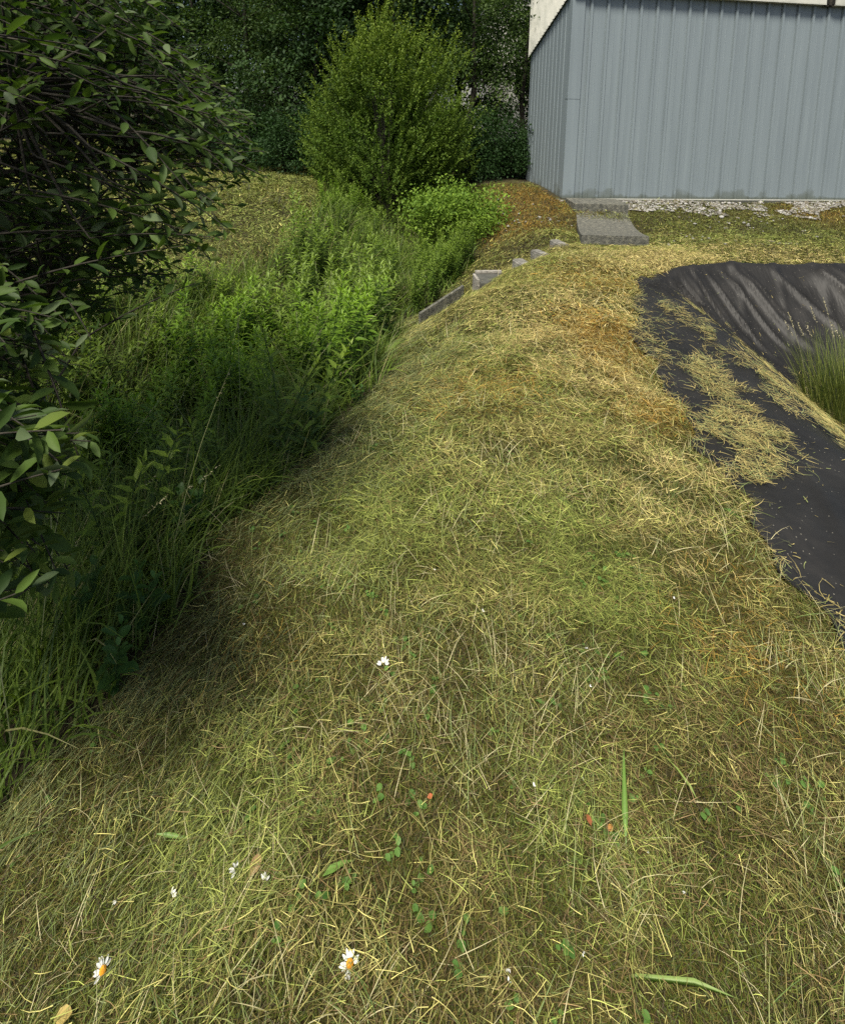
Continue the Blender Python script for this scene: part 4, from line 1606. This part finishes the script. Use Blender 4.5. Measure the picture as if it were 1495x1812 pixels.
# ------------------------------------------------------------------ flowers, petals and leaves lying in the turf
def daisy(px, py, size, tilt, rz, npet, label, full=True):
    p = ground_at(px, py, .035)
    t = empty('daisy', (float(p[0]), float(p[1]), float(p[2])), rz)
    tag(t, label, 'daisy', 'daisies lying in the mown grass')
    r = np.random.default_rng(int(px))
    a = np.linspace(0, 2 * math.pi * (npet / 14), npet, endpoint=False) + r.normal(size=npet) * .08
    D = np.stack([np.cos(a), np.sin(a), r.normal(size=npet) * .25 + .12], -1)
    P = D * size * .2
    P[:, 2] = 0
    V, Q, k = leaves_np(P, D, np.tile([0, 0, 1.0], (npet, 1)), size * r.uniform(.42, .6, npet), np.full(npet, size * .2), 'ovate')
    Rm = np.array(Matrix.Rotation(tilt, 3, 'X'))
    fix_tris('petals', V @ Rm.T, Q, M['petal'], t, np.tile([.80, .80, .76], (len(V), 1)), smooth=True)
    if full:
        bm = bmesh.new()
        bmesh.ops.create_uvsphere(bm, u_segments=14, v_segments=8, radius=size * .27)
        for v in bm.verts: v.co.z *= .55
        o = bm_obj('flower_disc', bm, M['disc'], t, smooth=True)
        o.rotation_euler = (tilt, 0, 0)
        V, Q = tubes_np([([(0, 0, -.004), (.02, .03, -.015), (.05, .05, -.03)], [.0012, .0012, .001])], 5)
        mesh_np('stem', V, Q, M['herb'], t, col=np.tile([.08, .13, .04], (len(V), 1)))


M['disc'] = noisy('daisy_disc', [(.35, (.40, .15, .01)), (.65, (.70, .33, .02))], scale=300, bump=.5, bscale=500, dist=.001)
daisy(619, 1706, .027, .75, .3, 11, 'small daisy with orange-yellow centre, lowest and right of the pair near the bottom')
daisy(182, 1718, .027, .85, 1.2, 8, 'battered daisy with brownish-orange centre in the grass at bottom left')
daisy(420, 1540, .026, .4, 2.0, 6, 'torn white daisy head without a visible centre beside a tan dead leaf', False)
daisy(678, 1178, .030, .5, .4, 7, 'torn white daisy head in the middle of the mown bank', False)
daisy(467, 1563, .022, .5, .9, 4, 'few white petals just right of the tan dead leaf', False)
daisy(301, 1588, .02, .5, .2, 4, 'small white petal tuft left of the tan dead leaf', False)
for i, (px, py) in enumerate([(852, 1082), (945, 1395), (1150, 1512), (1215, 1580), (900, 1712), (1030, 1685), (1042, 1215), (430, 1107), (770, 1010), (1035, 1380), (208, 1593), (940, 893), (1190, 1058), (898, 1740), (1040, 1150)]):
    daisy(px, py, random.uniform(.009, .014), .4, i, 3, 'tiny loose white petals scattered in the mown bank', False)


def flat_leaf(name, px, py, L, w, az, col, label, cat, el=.2, mat='herb', kind='ovate', lift=.035, group=None):
    p = ground_at(px, py, lift)
    D = np.array([[math.cos(az) * math.cos(el), math.sin(az) * math.cos(el), math.sin(el)]])
    V, Q, k = leaves_np(np.zeros((1, 3)), D, np.array([[0, 0, 1.0]]) + rng.normal(size=(1, 3)) * .2, np.array([L]), np.array([w]), kind)
    o = fix_tris(name, V, Q, M[mat], None, np.tile(col, (len(V), 1)), smooth=True)
    o.location = (float(p[0]), float(p[1]), float(p[2]))
    tag(o, label, cat, group)


flat_leaf('fallen_leaf', 1046, 1462, .022, .013, 1.8, (.34, .12, .05), 'orange-red fallen leaf right of centre in the lower grass', 'leaf')
flat_leaf('fallen_leaf', 1075, 1470, .016, .012, .5, (.45, .22, .06), 'small orange-brown leaf scrap just right of the orange-red leaf', 'leaf')
flat_leaf('fallen_leaf', 442, 1552, .038, .022, 1.2, (.36, .24, .11), 'tan dead leaf between the torn white daisy heads', 'leaf')
flat_leaf('fallen_leaf', 95, 1806, .03, .024, .3, (.5, .38, .12), 'pale tan leaf scrap at the bottom left corner', 'leaf')
flat_leaf('fallen_leaf', 756, 1412, .014, .01, .3, (.45, .12, .04), 'tiny orange leaf scrap in the middle of the lower grass', 'leaf')
flat_leaf('blade_leaf', 1108, 1500, .17, .013, 1.32, (.14, .25, .05), 'single broad bright green plantain blade standing in the lower right grass', 'leaf', .5, kind='lance')
flat_leaf('blade_leaf', 1310, 1770, .26, .007, 2.95, (.24, .34, .10), 'long pale green grass stem lying at the bottom right', 'leaf', .0, kind='lance')
flat_leaf('blade_leaf', 1235, 1418, .09, .007, 2.0, (.22, .30, .07), 'thin green blade right of the broad plantain blade', 'leaf', .3, kind='lance')
flat_leaf('blade_leaf', 570, 1552, .07, .016, .5, (.17, .30, .06), 'short broad green blade right of the torn daisy', 'leaf', .1, kind='lance')
flat_leaf('blade_leaf', 275, 1476, .11, .009, -.1, (.17, .28, .07), 'long green blade lying above the torn daisy', 'leaf', .05, kind='lance')


# small clover-like leaves through the turf
def weeds():
    n = 900
    x, y = sample_ground(n, -1.3, 1.4, .4, 3.2)
    z = h(x, y)
    k = mown(x, y) & visible(x, y, z) & ~on_liner(x, y) & (fbm(x, y, .3, 121) > .5)
    x, y, z = x[k], y[k], z[k]
    n = len(x)
    m = 4
    P = np.repeat(np.stack([x, y, z + .012], -1), m, 0) + rng.normal(size=(n * m, 3)) * [.008, .008, .004]
    a = rng.uniform(0, 6.28, n * m)
    D = np.stack([np.cos(a), np.sin(a), rng.uniform(0, .5, n * m)], -1)
    L = rng.uniform(.008, .02, n * m)
    V, Q, kk = leaves_np(P, D, np.tile([0, 0, 1.0], (n * m, 1)), L, L * .75, 'ovate')
    c = lerp((.05, .12, .02), (.13, .24, .05), rng.random(n * m))
    o = fix_tris('low_weeds', V, Q, M['herb'], None, rep(c, kk), smooth=True)
    tag(o, 'small round green weed leaves scattered through the mown grass', 'weeds', kind='stuff')


weeds()

# ------------------------------------------------------------------ pale building beyond the trees
bl = empty('pale_building', (3.6, 29, .3), .1)
tag(bl, 'pale clad building glimpsed through the trees left of the shed', 'building')
bm = bmesh.new(); add_box(bm, -.5, 6, 0, 8, -.5, 7.5)
bm_obj('wall', bm, M['cream'], bl)
bm = bmesh.new(); add_box(bm, -.8, 6.3, -.3, 8.3, 7.5, 7.8)
bm_obj('roof', bm, M['plinth'], bl)
